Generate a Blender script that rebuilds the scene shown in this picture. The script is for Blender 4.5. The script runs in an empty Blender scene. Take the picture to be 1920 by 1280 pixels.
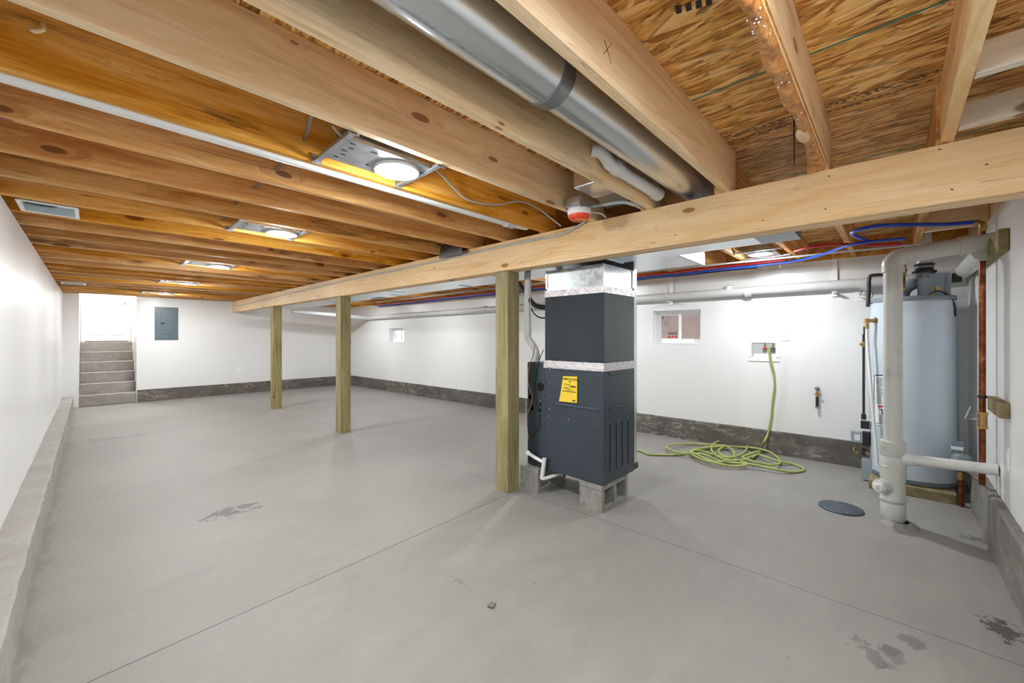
import bpy, bmesh, math, random
from mathutils import Vector, Matrix
random.seed(7)
C = bpy.context.scene.collection
# ------------------------------------------------------------------ camera model (1920x1280)
FPX, YAW, CY, CAMH = 752.0, math.radians(46.4), 631.0, 1.25
FW = Vector((math.sin(YAW), math.cos(YAW), 0)); RT = Vector((math.cos(YAW), -math.sin(YAW), 0)); UP = Vector((0, 0, 1))
EYE = Vector((0, 0, CAMH))
def ray(u, v): return FW + RT * ((u - 960) / FPX) + UP * ((CY - v) / FPX)
def at(u, v, ax, c):
    i = 'XYZ'.index(ax); d = ray(u, v); return EYE + d * ((c - EYE[i]) / d[i])
def atp(u, v, p0, n):
    d = ray(u, v); n = Vector(n); return EYE + d * ((Vector(p0) - EYE).dot(n) / d.dot(n))
BK = 0.019
def bx(y): return 2.284 - BK * (y - 2.22)                 # room-side face of the main beam
def atb(u, v, off=0.0): return atp(u, v, (bx(0) - off, 0, 0), (1, BK, 0))
WK = 0.0405
def wx(y): return 5.06 - WK * (y - 0.22)                  # inner face of the window wall
def atw(u, v, off=0.0): return atp(u, v, (wx(0) - off, 0, 0), (1, WK, 0))
JZ = 2.013; SUB = JZ + 0.235; FARY = 10.45; NEARY = -0.45; LX = -0.335

# ------------------------------------------------------------------ mesh builder
OFF = {}
class MB:
    def __init__(s): s.v = []; s.f = []; s.sm = []
    def add(s, vs, fs, smooth=False):
        b = len(s.v); s.v += [tuple(p) for p in vs]; s.f += [tuple(b + i for i in f) for f in fs]
        s.sm += [smooth] * len(fs) if isinstance(smooth, bool) else smooth
        return s
    def hexa(s, p):            # 8 points: bottom ring 0-3 (ccw), top ring 4-7
        return s.add(p, [(3, 2, 1, 0), (4, 5, 6, 7), (0, 1, 5, 4), (1, 2, 6, 5), (2, 3, 7, 6), (3, 0, 4, 7)])
    def box(s, x0, y0, z0, x1, y1, z1, bev=0.0, seg=2):
        x0, x1 = min(x0, x1), max(x0, x1); y0, y1 = min(y0, y1), max(y0, y1); z0, z1 = min(z0, z1), max(z0, z1)
        p = [(x0, y0, z0), (x1, y0, z0), (x1, y1, z0), (x0, y1, z0), (x0, y0, z1), (x1, y0, z1), (x1, y1, z1), (x0, y1, z1)]
        if bev <= 0: return s.hexa(p)
        bm = bmesh.new(); vs = [bm.verts.new(q) for q in p]
        for f in [(3, 2, 1, 0), (4, 5, 6, 7), (0, 1, 5, 4), (1, 2, 6, 5), (2, 3, 7, 6), (3, 0, 4, 7)]: bm.faces.new([vs[i] for i in f])
        bmesh.ops.bevel(bm, geom=bm.edges[:], offset=bev, segments=seg, affect='EDGES', profile=0.5)
        bm.verts.index_update()
        s.add([v.co[:] for v in bm.verts], [[v.index for v in f.verts] for f in bm.faces]); bm.free(); return s
    def obox(s, c, ax, ay, az, hx, hy, hz):   # oriented box
        c = Vector(c); ax = Vector(ax).normalized() * hx; ay = Vector(ay).normalized() * hy; az = Vector(az).normalized() * hz
        return s.hexa([c - ax - ay - az, c + ax - ay - az, c + ax + ay - az, c - ax + ay - az, c - ax - ay + az, c + ax - ay + az, c + ax + ay + az, c - ax + ay + az])
    def tube(s, pts, r, seg=12, sub=0, caps=True, closed=False):
        P = [Vector(p) for p in pts]
        if sub and len(P) > 2:
            Q = []; n = len(P)
            rng = range(n) if closed else range(n - 1)
            for i in rng:
                if closed: a, b, c, d = P[(i - 1) % n], P[i], P[(i + 1) % n], P[(i + 2) % n]
                else: a, b, c, d = P[max(i - 1, 0)], P[i], P[i + 1], P[min(i + 2, n - 1)]
                for k in range(sub):
                    t = k / sub
                    Q.append(0.5 * ((2 * b) + (c - a) * t + (2 * a - 5 * b + 4 * c - d) * t * t + (3 * b - a - 3 * c + d) * t ** 3))
            if not closed: Q.append(P[-1])
            P = Q
        n = len(P); R = r if isinstance(r, (list, tuple)) else [r] * n
        if len(R) != n: R = [R[min(len(R) - 1, int(i * len(R) / n))] for i in range(n)]
        T = []
        for i in range(n):
            a = P[(i - 1) % n] if closed or i > 0 else P[i]; b = P[(i + 1) % n] if closed or i < n - 1 else P[i]
            t = (b - a); T.append(t.normalized() if t.length > 1e-9 else Vector((0, 0, 1)))
        up = Vector((0, 0, 1)) if abs(T[0].z) < 0.9 else Vector((1, 0, 0))
        N = (up - T[0] * up.dot(T[0])).normalized(); vs = []
        for i in range(n):
            N = (N - T[i] * N.dot(T[i])); N = N.normalized() if N.length > 1e-6 else Vector((1, 0, 0))
            B = T[i].cross(N)
            for k in range(seg):
                a = 2 * math.pi * k / seg; vs.append(P[i] + (N * math.cos(a) + B * math.sin(a)) * R[i])
        fs = []; sm = []
        for i in range(n if closed else n - 1):
            for k in range(seg):
                j = (i + 1) % n
                fs.append((i * seg + k, i * seg + (k + 1) % seg, j * seg + (k + 1) % seg, j * seg + k)); sm.append(True)
        if caps and not closed:
            fs.append(tuple(range(seg - 1, -1, -1))); fs.append(tuple((n - 1) * seg + k for k in range(seg))); sm += [False, False]
        return s.add(vs, fs, sm)
    def cyl(s, p0, p1, r, seg=16, r1=None): return s.tube([p0, p1], [r, r if r1 is None else r1], seg)
    def lathe(s, c, prof, seg=32, ax=(0, 0, 1), sharp=True):   # prof: [(radius, height)]
        c = Vector(c); az = Vector(ax).normalized(); h = Vector((1, 0, 0)) if abs(az.x) < 0.9 else Vector((0, 1, 0))
        x = (h - az * h.dot(az)).normalized(); y = az.cross(x)
        for (r0, h0), (r1, h1) in zip(prof[:-1], prof[1:]):
            vs = []; fs = []
            for (r, hh) in ((r0, h0), (r1, h1)):
                for k in range(seg):
                    a = 2 * math.pi * k / seg; vs.append(c + az * hh + (x * math.cos(a) + y * math.sin(a)) * r)
            for k in range(seg): fs.append((k, (k + 1) % seg, seg + (k + 1) % seg, seg + k))
            s.add(vs, fs, True)
        return s
    def ball(s, c, r, seg=16, rings=8, sc=(1, 1, 1)):
        c = Vector(c); vs = []; fs = []
        for i in range(rings + 1):
            t = math.pi * i / rings
            for k in range(seg):
                a = 2 * math.pi * k / seg
                vs.append(c + Vector((math.sin(t) * math.cos(a) * sc[0], math.sin(t) * math.sin(a) * sc[1], math.cos(t) * sc[2])) * r)
        for i in range(rings):
            for k in range(seg): fs.append((i * seg + k, (i + 1) * seg + k, (i + 1) * seg + (k + 1) % seg, i * seg + (k + 1) % seg))
        return s.add(vs, fs, True)
    def poly(s, pts, thick=None):   # flat polygon with optional extrusion vector
        n = len(pts)
        if thick is None: return s.add(pts, [tuple(range(n))])
        t = Vector(thick); q = [Vector(p) for p in pts] + [Vector(p) + t for p in pts]
        return s.add(q, [tuple(range(n - 1, -1, -1)), tuple(range(n, 2 * n))] + [(i, (i + 1) % n, n + (i + 1) % n, n + i) for i in range(n)])
    def build(s, name, mat, parent=None, loc=None, **pr):
        if parent is not None: loc = OFF[parent.name]
        elif loc is None:
            xs, ys, zs = zip(*s.v); loc = ((min(xs) + max(xs)) / 2, (min(ys) + max(ys)) / 2, min(zs))
        m = bpy.data.meshes.new(name); loc = Vector(loc)
        m.from_pydata([Vector(p) - loc for p in s.v], [], s.f); m.polygons.foreach_set('use_smooth', s.sm)
        bm = bmesh.new(); bm.from_mesh(m); bmesh.ops.remove_doubles(bm, verts=bm.verts, dist=1e-5)
        bmesh.ops.recalc_face_normals(bm, faces=bm.faces)
        for e in bm.edges:
            if len(e.link_faces) == 2 and e.calc_face_angle(0) > 0.75: e.smooth = False
        bm.to_mesh(m); bm.free()
        m.materials.append(mat); o = bpy.data.objects.new(name, m); C.objects.link(o)
        if parent is not None: o.parent = parent
        else: o.location = loc
        OFF[o.name] = loc
        for k, w in pr.items(): o[k] = w
        return o
def tag(o, label, category, group=None, kind=None):
    o['label'] = label; o['category'] = category
    if group: o['group'] = group
    if kind: o['kind'] = kind
    return o
def thing(name, loc, label, category, group=None):
    o = bpy.data.objects.new(name, None); o.empty_display_size = 0.1; C.objects.link(o); o.location = loc; OFF[o.name] = Vector(loc)
    return tag(o, label, category, group)
def struct(mb, name, mat, label=None, loc=(0, 0, 0)):
    o = mb.build(name, mat, loc=loc); o['kind'] = 'structure'
    if label: o['label'] = label
    return o
def copy_tree(o, parent=None):
    c = o.copy(); C.objects.link(c)
    if parent is not None: c.parent = parent
    for ch in list(o.children): copy_tree(ch, c)
    return c
def text(body, size, loc, xdir, ydir, mat, parent, name='lettering', align='CENTER'):
    cu = bpy.data.curves.new(name, 'FONT'); cu.body = body; cu.size = size; cu.align_x = align; cu.extrude = 0.0003
    cu.materials.append(mat); o = bpy.data.objects.new(name, cu); C.objects.link(o)
    x = Vector(xdir).normalized(); y = Vector(ydir).normalized(); z = x.cross(y)
    M = Matrix((x, y, z)).transposed().to_4x4(); M.translation = Vector(loc) - OFF[parent.name]
    dg = bpy.context.evaluated_depsgraph_get(); me = bpy.data.meshes.new_from_object(o.evaluated_get(dg)); bpy.data.objects.remove(o)
    o = bpy.data.objects.new(name, me); C.objects.link(o)
    o.parent = parent; o.matrix_local = M; o['kind'] = 'stuff'
    return o

# ------------------------------------------------------------------ materials
def S(r, g, b):
    f = lambda c: (c / 255 / 12.92) if c / 255 <= 0.04045 else ((c / 255 + 0.055) / 1.055) ** 2.4
    return (f(r), f(g), f(b), 1)
class NT:
    def __init__(s, name):
        s.m = bpy.data.materials.new(name); s.m.use_nodes = True; s.t = s.m.node_tree; s.b = s.t.nodes['Principled BSDF']
    def n(s, typ, props=None, **ins):
        nd = s.t.nodes.new('ShaderNode' + typ)
        for k, v in (props or {}).items(): setattr(nd, k, v)
        for k, v in ins.items():
            key = int(k[1:]) if k[0] == '_' and k[1:].isdigit() else k.replace('_', ' ')
            s.put(nd.inputs[key], v)
        return nd
    def put(s, inp, v):
        if isinstance(v, bpy.types.NodeSocket): s.t.links.new(v, inp)
        elif isinstance(v, bpy.types.Node): s.t.links.new(v.outputs[0], inp)
        else: inp.default_value = v
    def math(s, op, a, b=0.0, c=None, clamp=False):
        nd = s.n('Math', {'operation': op, 'use_clamp': clamp}); s.put(nd.inputs[0], a); s.put(nd.inputs[1], b)
        if c is not None: s.put(nd.inputs[2], c)
        return nd.outputs[0]
    def vmath(s, op, a, b):
        nd = s.n('VectorMath', {'operation': op}); s.put(nd.inputs[0], a); s.put(nd.inputs[1], b)
        return nd.outputs['Value'] if op in ('DISTANCE', 'LENGTH', 'DOT_PRODUCT') else nd.outputs[0]
    def mix(s, fac, a, b, blend='MIX'):
        nd = s.n('MixRGB', {'blend_type': blend}); s.put(nd.inputs[0], fac); s.put(nd.inputs[1], a); s.put(nd.inputs[2], b); return nd.outputs[0]
    def ramp(s, fac, stops, mode='LINEAR'):
        nd = s.n('ValToRGB'); s.put(nd.inputs[0], fac); cr = nd.color_ramp; cr.interpolation = mode
        while len(cr.elements) < len(stops): cr.elements.new(0.5)
        for e, (p, c) in zip(cr.elements, stops): e.position = p; e.color = c if len(c) == 4 else (*c, 1)
        return nd.outputs[0]
    def noise(s, vec, scale, detail=4, rough=0.55, dist=0.0):
        return s.n('TexNoise', None, Vector=vec, Scale=scale, Detail=detail, Roughness=rough, Distortion=dist).outputs[0]
    def smooth(s, v, lo, hi):
        nd = s.n('MapRange', {'interpolation_type': 'SMOOTHSTEP'}); s.put(nd.inputs[0], v); nd.inputs[1].default_value = lo; nd.inputs[2].default_value = hi
        return nd.outputs[0]
    def obj(s, per=True):
        c = s.n('TexCoord').outputs['Object']
        if not per: return c
        r = s.n('ObjectInfo').outputs['Random']
        return s.vmath('ADD', c, s.vmath('MULTIPLY', s.n('CombineXYZ', None, X=r, Y=r, Z=r).outputs[0], (91.7, 57.3, 133.1)))
    def bump(s, h, strength=0.2, dist=0.01):
        s.put(s.b.inputs['Normal'], s.n('Bump', None, Height=h, Strength=strength, Distance=dist).outputs[0])
    def done(s, col=None, rough=0.5, metal=0.0, spec=0.5):
        if col is not None: s.put(s.b.inputs['Base Color'], col)
        s.put(s.b.inputs['Roughness'], rough); s.put(s.b.inputs['Metallic'], metal); s.b.inputs['Specular IOR Level'].default_value = spec
        return s.m
def plain(name, col, rough=0.5, metal=0.0, spec=0.5, vary=0.06, vscale=9.0):
    n = NT(name); v = n.noise(n.obj(), vscale, 3)
    c = n.mix(n.smooth(v, 0.35, 0.7), tuple(x * (1 - vary) for x in col[:3]) + (1,), tuple(min(1, x * (1 + vary)) for x in col[:3]) + (1,))
    return n.done(c, rough, metal, spec)
BLACKC = (0, 0, 0, 1); WHITEC = (1, 1, 1, 1)
def wood(name, axis, dark, mid, light, knot, knots=0.45, rough=0.6, var=0.25, stain=0.0):
    n = NT(name); co = n.obj(); sep = n.n('SeparateXYZ', None, Vector=co)
    X, Y, Z = sep.outputs
    g, p, q = {'X': (X, Y, Z), 'Y': (Y, X, Z), 'Z': (Z, X, Y)}[axis]
    comb = lambda a, b, c: n.n('CombineXYZ', None, X=a, Y=b, Z=c).outputs[0]
    # knots in (grain, wide) plane
    kv = comb(n.math('MULTIPLY', g, 2.2), n.math('MULTIPLY', n.math('ADD', p, q), 6.0), 0.0)
    kv = n.vmath('ADD', kv, n.vmath('MULTIPLY', n.n('TexNoise', None, Vector=co, Scale=14.0).outputs['Color'], (0.05, 0.05, 0)))
    vo = n.n('TexVoronoi', {'voronoi_dimensions': '2D'}, Vector=kv, Scale=1.0)
    kd = vo.outputs['Distance']; pick = n.math('GREATER_THAN', n.n('SeparateColor', None, Color=vo.outputs['Color']).outputs[0], 1 - knots)
    size = n.math('MULTIPLY_ADD', n.n('SeparateColor', None, Color=vo.outputs['Color']).outputs[1], 0.09, 0.03)
    kr = n.math('DIVIDE', kd, size)
    core = n.math('MULTIPLY', n.math('SUBTRACT', 1.0, n.smooth(kr, 0.8, 1.15)), pick)
    halo = n.math('MULTIPLY', n.math('SUBTRACT', 1.0, n.smooth(kr, 0.8, 3.5)), pick)
    bend = n.math('MULTIPLY', halo, 0.05)
    qb = n.math('ADD', q, bend); pb = n.math('ADD', p, bend)
    broad = n.noise(comb(n.math('MULTIPLY', g, 0.7), n.math('MULTIPLY', pb, 7), n.math('MULTIPLY', qb, 7)), 2.0, 5, 0.6, 0.8)
    fine = n.noise(comb(n.math('MULTIPLY', g, 2.5), n.math('MULTIPLY', pb, 70), n.math('MULTIPLY', qb, 70)), 1.6, 4, 0.6, 0.4)
    ringv = n.math('FRACT', n.math('MULTIPLY_ADD', broad, 9.0, n.math('MULTIPLY', kr, n.math('MULTIPLY', halo, 0.5))))
    ring = n.math('MULTIPLY', n.smooth(ringv, 0.55, 0.97), n.math('SUBTRACT', 1.0, n.smooth(ringv, 0.97, 1.0)))
    c = n.ramp(broad, [(0.28, dark), (0.5, mid), (0.72, light)])
    c = n.mix(n.math('MULTIPLY', ring, 0.28), c, dark)
    c = n.mix(n.math('MULTIPLY', n.smooth(fine, 0.42, 0.72), 0.4), c, dark)
    c = n.mix(n.math('MULTIPLY', halo, 0.45), c, dark)
    c = n.mix(n.math('MULTIPLY', core, 0.85), c, knot)
    # long checks and specks
    ck = n.noise(comb(n.math('MULTIPLY', g, 0.5), n.math('MULTIPLY', p, 16), n.math('MULTIPLY', q, 16)), 1.0, 2, 0.4, 0.3)
    line = n.math('SUBTRACT', 1.0, n.smooth(n.math('ABSOLUTE', n.math('SUBTRACT', ck, 0.63)), 0.0, 0.006))
    c = n.mix(n.math('MULTIPLY', line, 0.55), c, knot)
    if stain > 0:
        st = n.noise(comb(n.math('MULTIPLY', g, 1.6), n.math('MULTIPLY', p, 14), n.math('MULTIPLY', q, 14)), 1.2, 6, 0.7)
        rnd0 = n.n('ObjectInfo').outputs['Random']
        sel = n.smooth(n.math('FRACT', n.math('MULTIPLY', rnd0, 7.31)), 0.62, 0.75)
        c = n.mix(n.math('MULTIPLY', n.math('MULTIPLY', n.smooth(st, 0.5, 0.7), sel), stain), c, S(74, 46, 24))
    rnd = n.n('ObjectInfo').outputs['Random']
    h = n.n('HueSaturation', None, Color=c, Saturation=n.math('MULTIPLY_ADD', n.math('FRACT', n.math('MULTIPLY', rnd, 13.7)), 0.25, 0.9),
            Value=n.math('MULTIPLY_ADD', rnd, var, 1.0 - var * 0.55))
    n.bump(fine, 0.12, 0.004)
    return n.done(h.outputs[0], rough, 0, 0.35)
M = {}
M['joist'] = wood('joist_pine', 'X', S(178, 116, 54), S(216, 164, 96), S(238, 200, 142), S(112, 62, 32), 0.40, 0.62, 0.30, 0.8)
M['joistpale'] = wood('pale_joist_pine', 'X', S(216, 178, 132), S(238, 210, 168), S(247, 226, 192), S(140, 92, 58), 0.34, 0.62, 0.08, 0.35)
M['beam'] = wood('beam_pine', 'Y', S(216, 178, 130), S(232, 202, 158), S(240, 216, 178), S(140, 92, 50), 0.22, 0.6, 0.06)
M['block'] = wood('blocking_pine', 'Y', S(220, 190, 152), S(238, 216, 186), S(246, 230, 206), S(120, 80, 45), 0.25, 0.6, 0.08)
M['treated'] = wood('treated_pine', 'Z', S(116, 106, 68), S(150, 140, 98), S(172, 162, 122), S(64, 50, 24), 0.5, 0.65, 0.08)
M['scrap'] = wood('treated_scrap', 'X', S(112, 100, 70), S(138, 125, 92), S(160, 146, 114), S(70, 54, 26), 0.3, 0.7, 0.05)
M['studwhite'] = wood('pale_pine', 'Y', S(200, 190, 172), S(220, 212, 196), S(232, 226, 214), S(120, 84, 52), 0.3, 0.6, 0.05)

def bark():
    n = NT('resinous_bark_edge'); co = n.obj()
    a = n.noise(co, 22, 6, 0.65, 1.2)
    c = n.ramp(a, [(0.3, S(120, 66, 24)), (0.5, S(190, 128, 64)), (0.7, S(214, 166, 104))])
    n.bump(a, 0.6, 0.01); return n.done(c, 0.3, 0, 0.6)
M['bark'] = bark()
M['sapwood'] = plain('torn_pale_sapwood', S(218, 188, 150), 0.6)

def osb():
    n = NT('osb_sheathing'); co = n.n('TexCoord').outputs['Object']
    def layer(rot, sc, off):
        mp = n.n('Mapping', None, Vector=n.vmath('ADD', co, off)); mp.inputs['Rotation'].default_value = (0, 0, rot)
        wob = n.vmath('MULTIPLY', n.n('TexNoise', None, Vector=co, Scale=5.0, Detail=2.0).outputs['Color'], (0.03, 0.05, 0))
        v = n.vmath('MULTIPLY', n.vmath('ADD', mp.outputs[0], wob), sc)
        vo = n.n('TexVoronoi', {'voronoi_dimensions': '2D', 'distance': 'CHEBYCHEV'}, Vector=v, Scale=1.0)
        return n.n('SeparateColor', None, Color=vo.outputs['Color']), vo.outputs['Distance']
    a, ad = layer(0.06, (64, 8, 1), (0, 0, 0)); b, bd = layer(-0.22, (34, 5, 1), (3.3, 1.7, 0)); d, dd = layer(0.42, (46, 8, 1), (7.1, 5.2, 0))
    m1 = n.math('GREATER_THAN', a.outputs[1], 0.5); m2 = n.math('GREATER_THAN', b.outputs[1], 0.45)
    hv = n.mix(m1, n.mix(m2, d.outputs[0], b.outputs[0]), a.outputs[0]); 
    ed = n.mix(m1, n.mix(m2, dd, bd), ad)
    fine = n.noise(n.vmath('MULTIPLY', co, (160, 14, 1)), 1.0, 3, 0.6, 0.5)
    val = n.math('ADD', n.math('MULTIPLY', hv, 0.62), n.math('MULTIPLY', n.smooth(fine, 0.25, 0.75), 0.38))
    c = n.ramp(val, [(0.15, S(158, 100, 42)), (0.38, S(214, 158, 80)), (0.62, S(238, 190, 112)), (0.9, S(250, 222, 166))])
    c = n.mix(n.math('MULTIPLY', n.smooth(ed, 0.42, 0.62), 0.5), c, S(76, 42, 14))
    # printed grade stamp rows running along the panel
    s = n.n('SeparateXYZ', None, Vector=co); X, Y = s.outputs[0], s.outputs[1]
    st = n.noise(n.vmath('MULTIPLY', co, (90, 55, 1)), 1.0, 2, 0.5)
    def row(x0, w, y0, y1):
        inx = n.math('LESS_THAN', n.math('ABSOLUTE', n.math('SUBTRACT', X, x0)), w)
        iny = n.math('MULTIPLY', n.math('GREATER_THAN', Y, y0), n.math('LESS_THAN', Y, y1))
        return n.math('MULTIPLY', inx, iny)
    rows = row(2.20, 0.022, -0.5, 1.05)
    rows = n.math('MAXIMUM', rows, row(2.262, 0.012, -0.12, 0.62))
    c = n.mix(n.math('MULTIPLY', n.math('MULTIPLY', rows, n.math('GREATER_THAN', st, 0.50)), 0.8), c, S(38, 32, 28))
    n.bump(n.math('ADD', hv, fine), 0.35, 0.003)
    return n.done(c, 0.6, 0, 0.3)
M['osb'] = osb()

def floor_mat():
    n = NT('broom_swept_concrete'); co = n.n('TexCoord').outputs['Object']; s = n.n('SeparateXYZ', None, Vector=co); X, Y = s.outputs[0], s.outputs[1]
    a = n.noise(co, 0.9, 6, 0.6, 0.6); b = n.noise(n.vmath('MULTIPLY', co, (1.4, 4.2, 1)), 2.2, 6, 0.65, 0.4); f = n.noise(co, 60, 3, 0.6)
    v = n.math('ADD', n.math('ADD', n.math('MULTIPLY', a, 0.5), n.math('MULTIPLY', b, 0.4)), n.math('MULTIPLY', f, 0.1))
    c = n.ramp(v, [(0.3, S(128, 125, 121)), (0.5, S(140, 137, 132)), (0.72, S(151, 148, 143))])
    # scattered small pits
    pv = n.n('TexVoronoi', None, Vector=co, Scale=9.0); pr = n.n('SeparateColor', None, Color=pv.outputs['Color'])
    pit = n.math('MULTIPLY', n.math('LESS_THAN', pv.outputs['Distance'], n.math('MULTIPLY', pr.outputs[1], 0.07)), n.math('GREATER_THAN', pr.outputs[0], 0.80))
    c = n.mix(n.math('MULTIPLY', pit, 0.7), c, S(96, 92, 88))
    sn = n.noise(co, 9, 7, 0.7, 0.8); sn2 = n.noise(co, 28, 5, 0.7)
    def stain(u, vv, rx, ry, thr, k, col=S(92, 89, 84), nn=sn):
        nonlocal c
        p = at(u, vv, 'Z', 0)
        d = n.vmath('LENGTH', n.vmath('MULTIPLY', n.vmath('SUBTRACT', co, (p.x, p.y, 0)), (1 / rx, 1 / ry, 0)), (0, 0, 0))
        m = n.smooth(n.math('SUBTRACT', nn, n.math('MULTIPLY', d, 0.32)), thr, thr + 0.05)
        c = n.mix(n.math('MULTIPLY', m, k), c, col)
    stain(430, 962, 0.26, 0.16, 0.31, 0.8)
    stain(210, 822, 0.75, 0.22, 0.36, 0.35)
    stain(1625, 1215, 0.12, 0.12, 0.33, 0.55); stain(1700, 1200, 0.07, 0.07, 0.32, 0.6); stain(1680, 1240, 0.12, 0.07, 0.36, 0.5)
    stain(1880, 1180, 0.16, 0.10, 0.33, 0.8, S(58, 55, 50), sn2)
    stain(1830, 1010, 0.13, 0.16, 0.38, 0.7, S(84, 80, 75), sn2)
    stain(1850, 900, 0.3, 0.2, 0.40, 0.5, S(90, 86, 80), sn2)
    stain(860, 1090, 0.12, 0.2, 0.47, 0.6, S(110, 106, 102), sn2); stain(905, 1060, 0.03, 0.2, 0.45, 0.6, S(110, 106, 102), sn2)
    # wet-looking dirt along the left curb
    dl = n.math('SUBTRACT', X, -0.2)
    m = n.smooth(n.math('SUBTRACT', n.noise(n.vmath('MULTIPLY', co, (10, 3, 1)), 1.5, 6, 0.7), n.math('MULTIPLY', dl, 2.6)), 0.38, 0.5)
    c = n.mix(n.math('MULTIPLY', m, 0.55), c, S(120, 116, 110))
    # saw-cut control joints
    wob = n.math('MULTIPLY', n.math('SUBTRACT', n.noise(co, 5, 3), 0.5), 0.012)
    def joint(expr, w, k, cond=None):
        nonlocal c
        l = n.math('SUBTRACT', 1.0, n.smooth(n.math('ABSOLUTE', n.math('ADD', expr, wob)), w * 0.5, w))
        if cond is not None: l = n.math('MULTIPLY', l, cond)
        c = n.mix(n.math('MULTIPLY', l, k), c, S(74, 72, 70))
    joint(n.math('SUBTRACT', Y, n.math('MULTIPLY_ADD', X, 0.046, 2.112)), 0.0045, 0.85, n.math('LESS_THAN', X, 2.29))
    joint(n.math('SUBTRACT', X, n.math('MULTIPLY_ADD', Y, -0.02, 2.435)), 0.004, 0.7)
    joint(n.math('SUBTRACT', Y, n.math('MULTIPLY_ADD', X, 0.02, 5.12)), 0.006, 0.3)
    n.bump(n.math('ADD', f, n.math('MULTIPLY', b, 0.6)), 0.08, 0.01)
    return n.done(c, n.math('MULTIPLY_ADD', b, 0.25, 0.45), 0, 0.35)
M['floor'] = floor_mat()
def conc(name, d, m, l, sc=3.0, rough=0.8, patch=None, stretch=(1, 1, 1)):
    n = NT(name); co = n.vmath('MULTIPLY', n.n('TexCoord').outputs['Object'], stretch)
    a = n.noise(co, sc, 8, 0.68, 0.8); b = n.noise(co, sc * 9, 4, 0.6)
    c = n.ramp(n.math('MULTIPLY_ADD', b, 0.3, n.math('MULTIPLY', a, 0.7)), [(0.34, d), (0.5, m), (0.68, l)])
    if patch:
        p = n.noise(co, sc * 2.3, 8, 0.75, 1.5); q = n.noise(co, sc * 0.5, 3)
        c = n.mix(n.math('MULTIPLY', n.math('MULTIPLY', n.smooth(p, 0.5, 0.6), n.smooth(q, 0.45, 0.6)), 0.6), c, patch)
    n.bump(n.math('ADD', a, n.math('MULTIPLY', b, 0.4)), 0.4, 0.01)
    return n.done(c, rough, 0, 0.25)
M['stem'] = conc('dark_stem_concrete', S(82, 77, 71), S(100, 95, 89), S(118, 113, 107), 2.6, 0.8, S(168, 162, 154), (1, 1, 2.2))
M['stemnear'] = conc('board_formed_concrete', S(92, 89, 84), S(122, 119, 113), S(146, 143, 137), 2.2, 0.8, None, (1, 1, 3))
M['curb'] = conc('curb_concrete', S(146, 143, 137), S(158, 155, 149), S(170, 167, 161), 3.0)
M['stair'] = conc('stair_concrete', S(140, 134, 128), S(156, 150, 144), S(172, 167, 161), 3.5)
M['cinder'] = conc('cinder_block', S(118, 116, 110), S(146, 144, 138), S(164, 162, 156), 14, 0.9)

def paint():
    n = NT('white_wall_paint'); co = n.n('TexCoord').outputs['Object']
    a = n.noise(co, 1.6, 4); f = n.noise(co, 130, 3)
    c = n.mix(a, S(229, 229, 228), S(234, 234, 233)); n.bump(f, 0.05, 0.002); return n.done(c, 0.32, 0, 0.5)
M['paint'] = paint()
M['white'] = plain('white_trim_paint', S(242, 242, 241), 0.35, vary=0.01)
M['vinyl'] = plain('white_vinyl', S(244, 245, 246), 0.3, vary=0.01)
M['plate'] = plain('white_plastic_plate', S(240, 240, 238), 0.3, vary=0.01)
def galv(name, col, rough, spang=0.12, rv=0.10):
    n = NT(name); co = n.obj(); vo = n.n('TexVoronoi', None, Vector=co, Scale=42.0)
    v = n.n('SeparateColor', None, Color=vo.outputs['Color']).outputs[0]
    c = n.mix(v, tuple(x * (1 - spang) for x in col[:3]) + (1,), tuple(min(1, x * (1 + spang)) for x in col[:3]) + (1,))
    return n.done(c, n.math('MULTIPLY_ADD', v, rv, rough), 0.92)
M['galv'] = galv('galvanized_steel', S(184, 189, 192), 0.30, 0.16)
M['duct'] = galv('duct_sheet_metal', S(222, 226, 230), 0.27, 0.01, 0.0)
M['sleeve'] = galv('dull_duct_collar', S(132, 138, 146), 0.38, 0.05)
M['zinc'] = galv('zinc_bracket', S(188, 190, 196), 0.3, 0.06)
def pvc(name, col, grime):
    n = NT(name); co = n.obj(); a = n.noise(co, 7, 6, 0.7); b = n.noise(co, 38, 3, 0.6)
    c = n.mix(n.math('MULTIPLY', n.smooth(a, 0.5, 0.75), grime), col, S(150, 146, 136))
    c = n.mix(n.math('MULTIPLY', n.smooth(b, 0.74, 0.78), grime * 1.6), c, S(72, 68, 62)); return n.done(c, 0.35)
M['pvc'] = pvc('white_pvc', S(226, 227, 226), 0.06)
M['pvcold'] = pvc('weathered_pvc', S(196, 198, 192), 0.42)
M['pvcgray'] = pvc('pale_gray_pvc', S(208, 209, 208), 0.25)
def copper():
    n = NT('tarnished_copper'); a = n.noise(n.obj(), 16, 6, 0.7)
    c = n.ramp(a, [(0.35, S(80, 40, 22)), (0.52, S(126, 72, 44)), (0.7, S(176, 112, 78))]); return n.done(c, 0.36, 0.85)
M['copper'] = copper(); M['brass'] = plain('brass', S(178, 148, 98), 0.3, 0.9)
M['pexblue'] = plain('blue_pex', S(28, 74, 190), 0.35); M['pexred'] = plain('red_pex', S(176, 24, 40), 0.35)
M['black'] = plain('black_rubber', S(28, 28, 30), 0.5); M['blackpipe'] = plain('black_iron', S(52, 50, 52), 0.45, 0.3)
M['hole'] = plain('dark_opening', S(12, 13, 15), 0.9)
M['furn'] = plain('furnace_blue_gray_enamel', S(54, 64, 72), 0.34, 0.0, 0.5, 0.05, 3)
M['furndark'] = plain('furnace_dark_enamel', S(38, 50, 54), 0.34, 0.0, 0.5, 0.05, 3)
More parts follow.
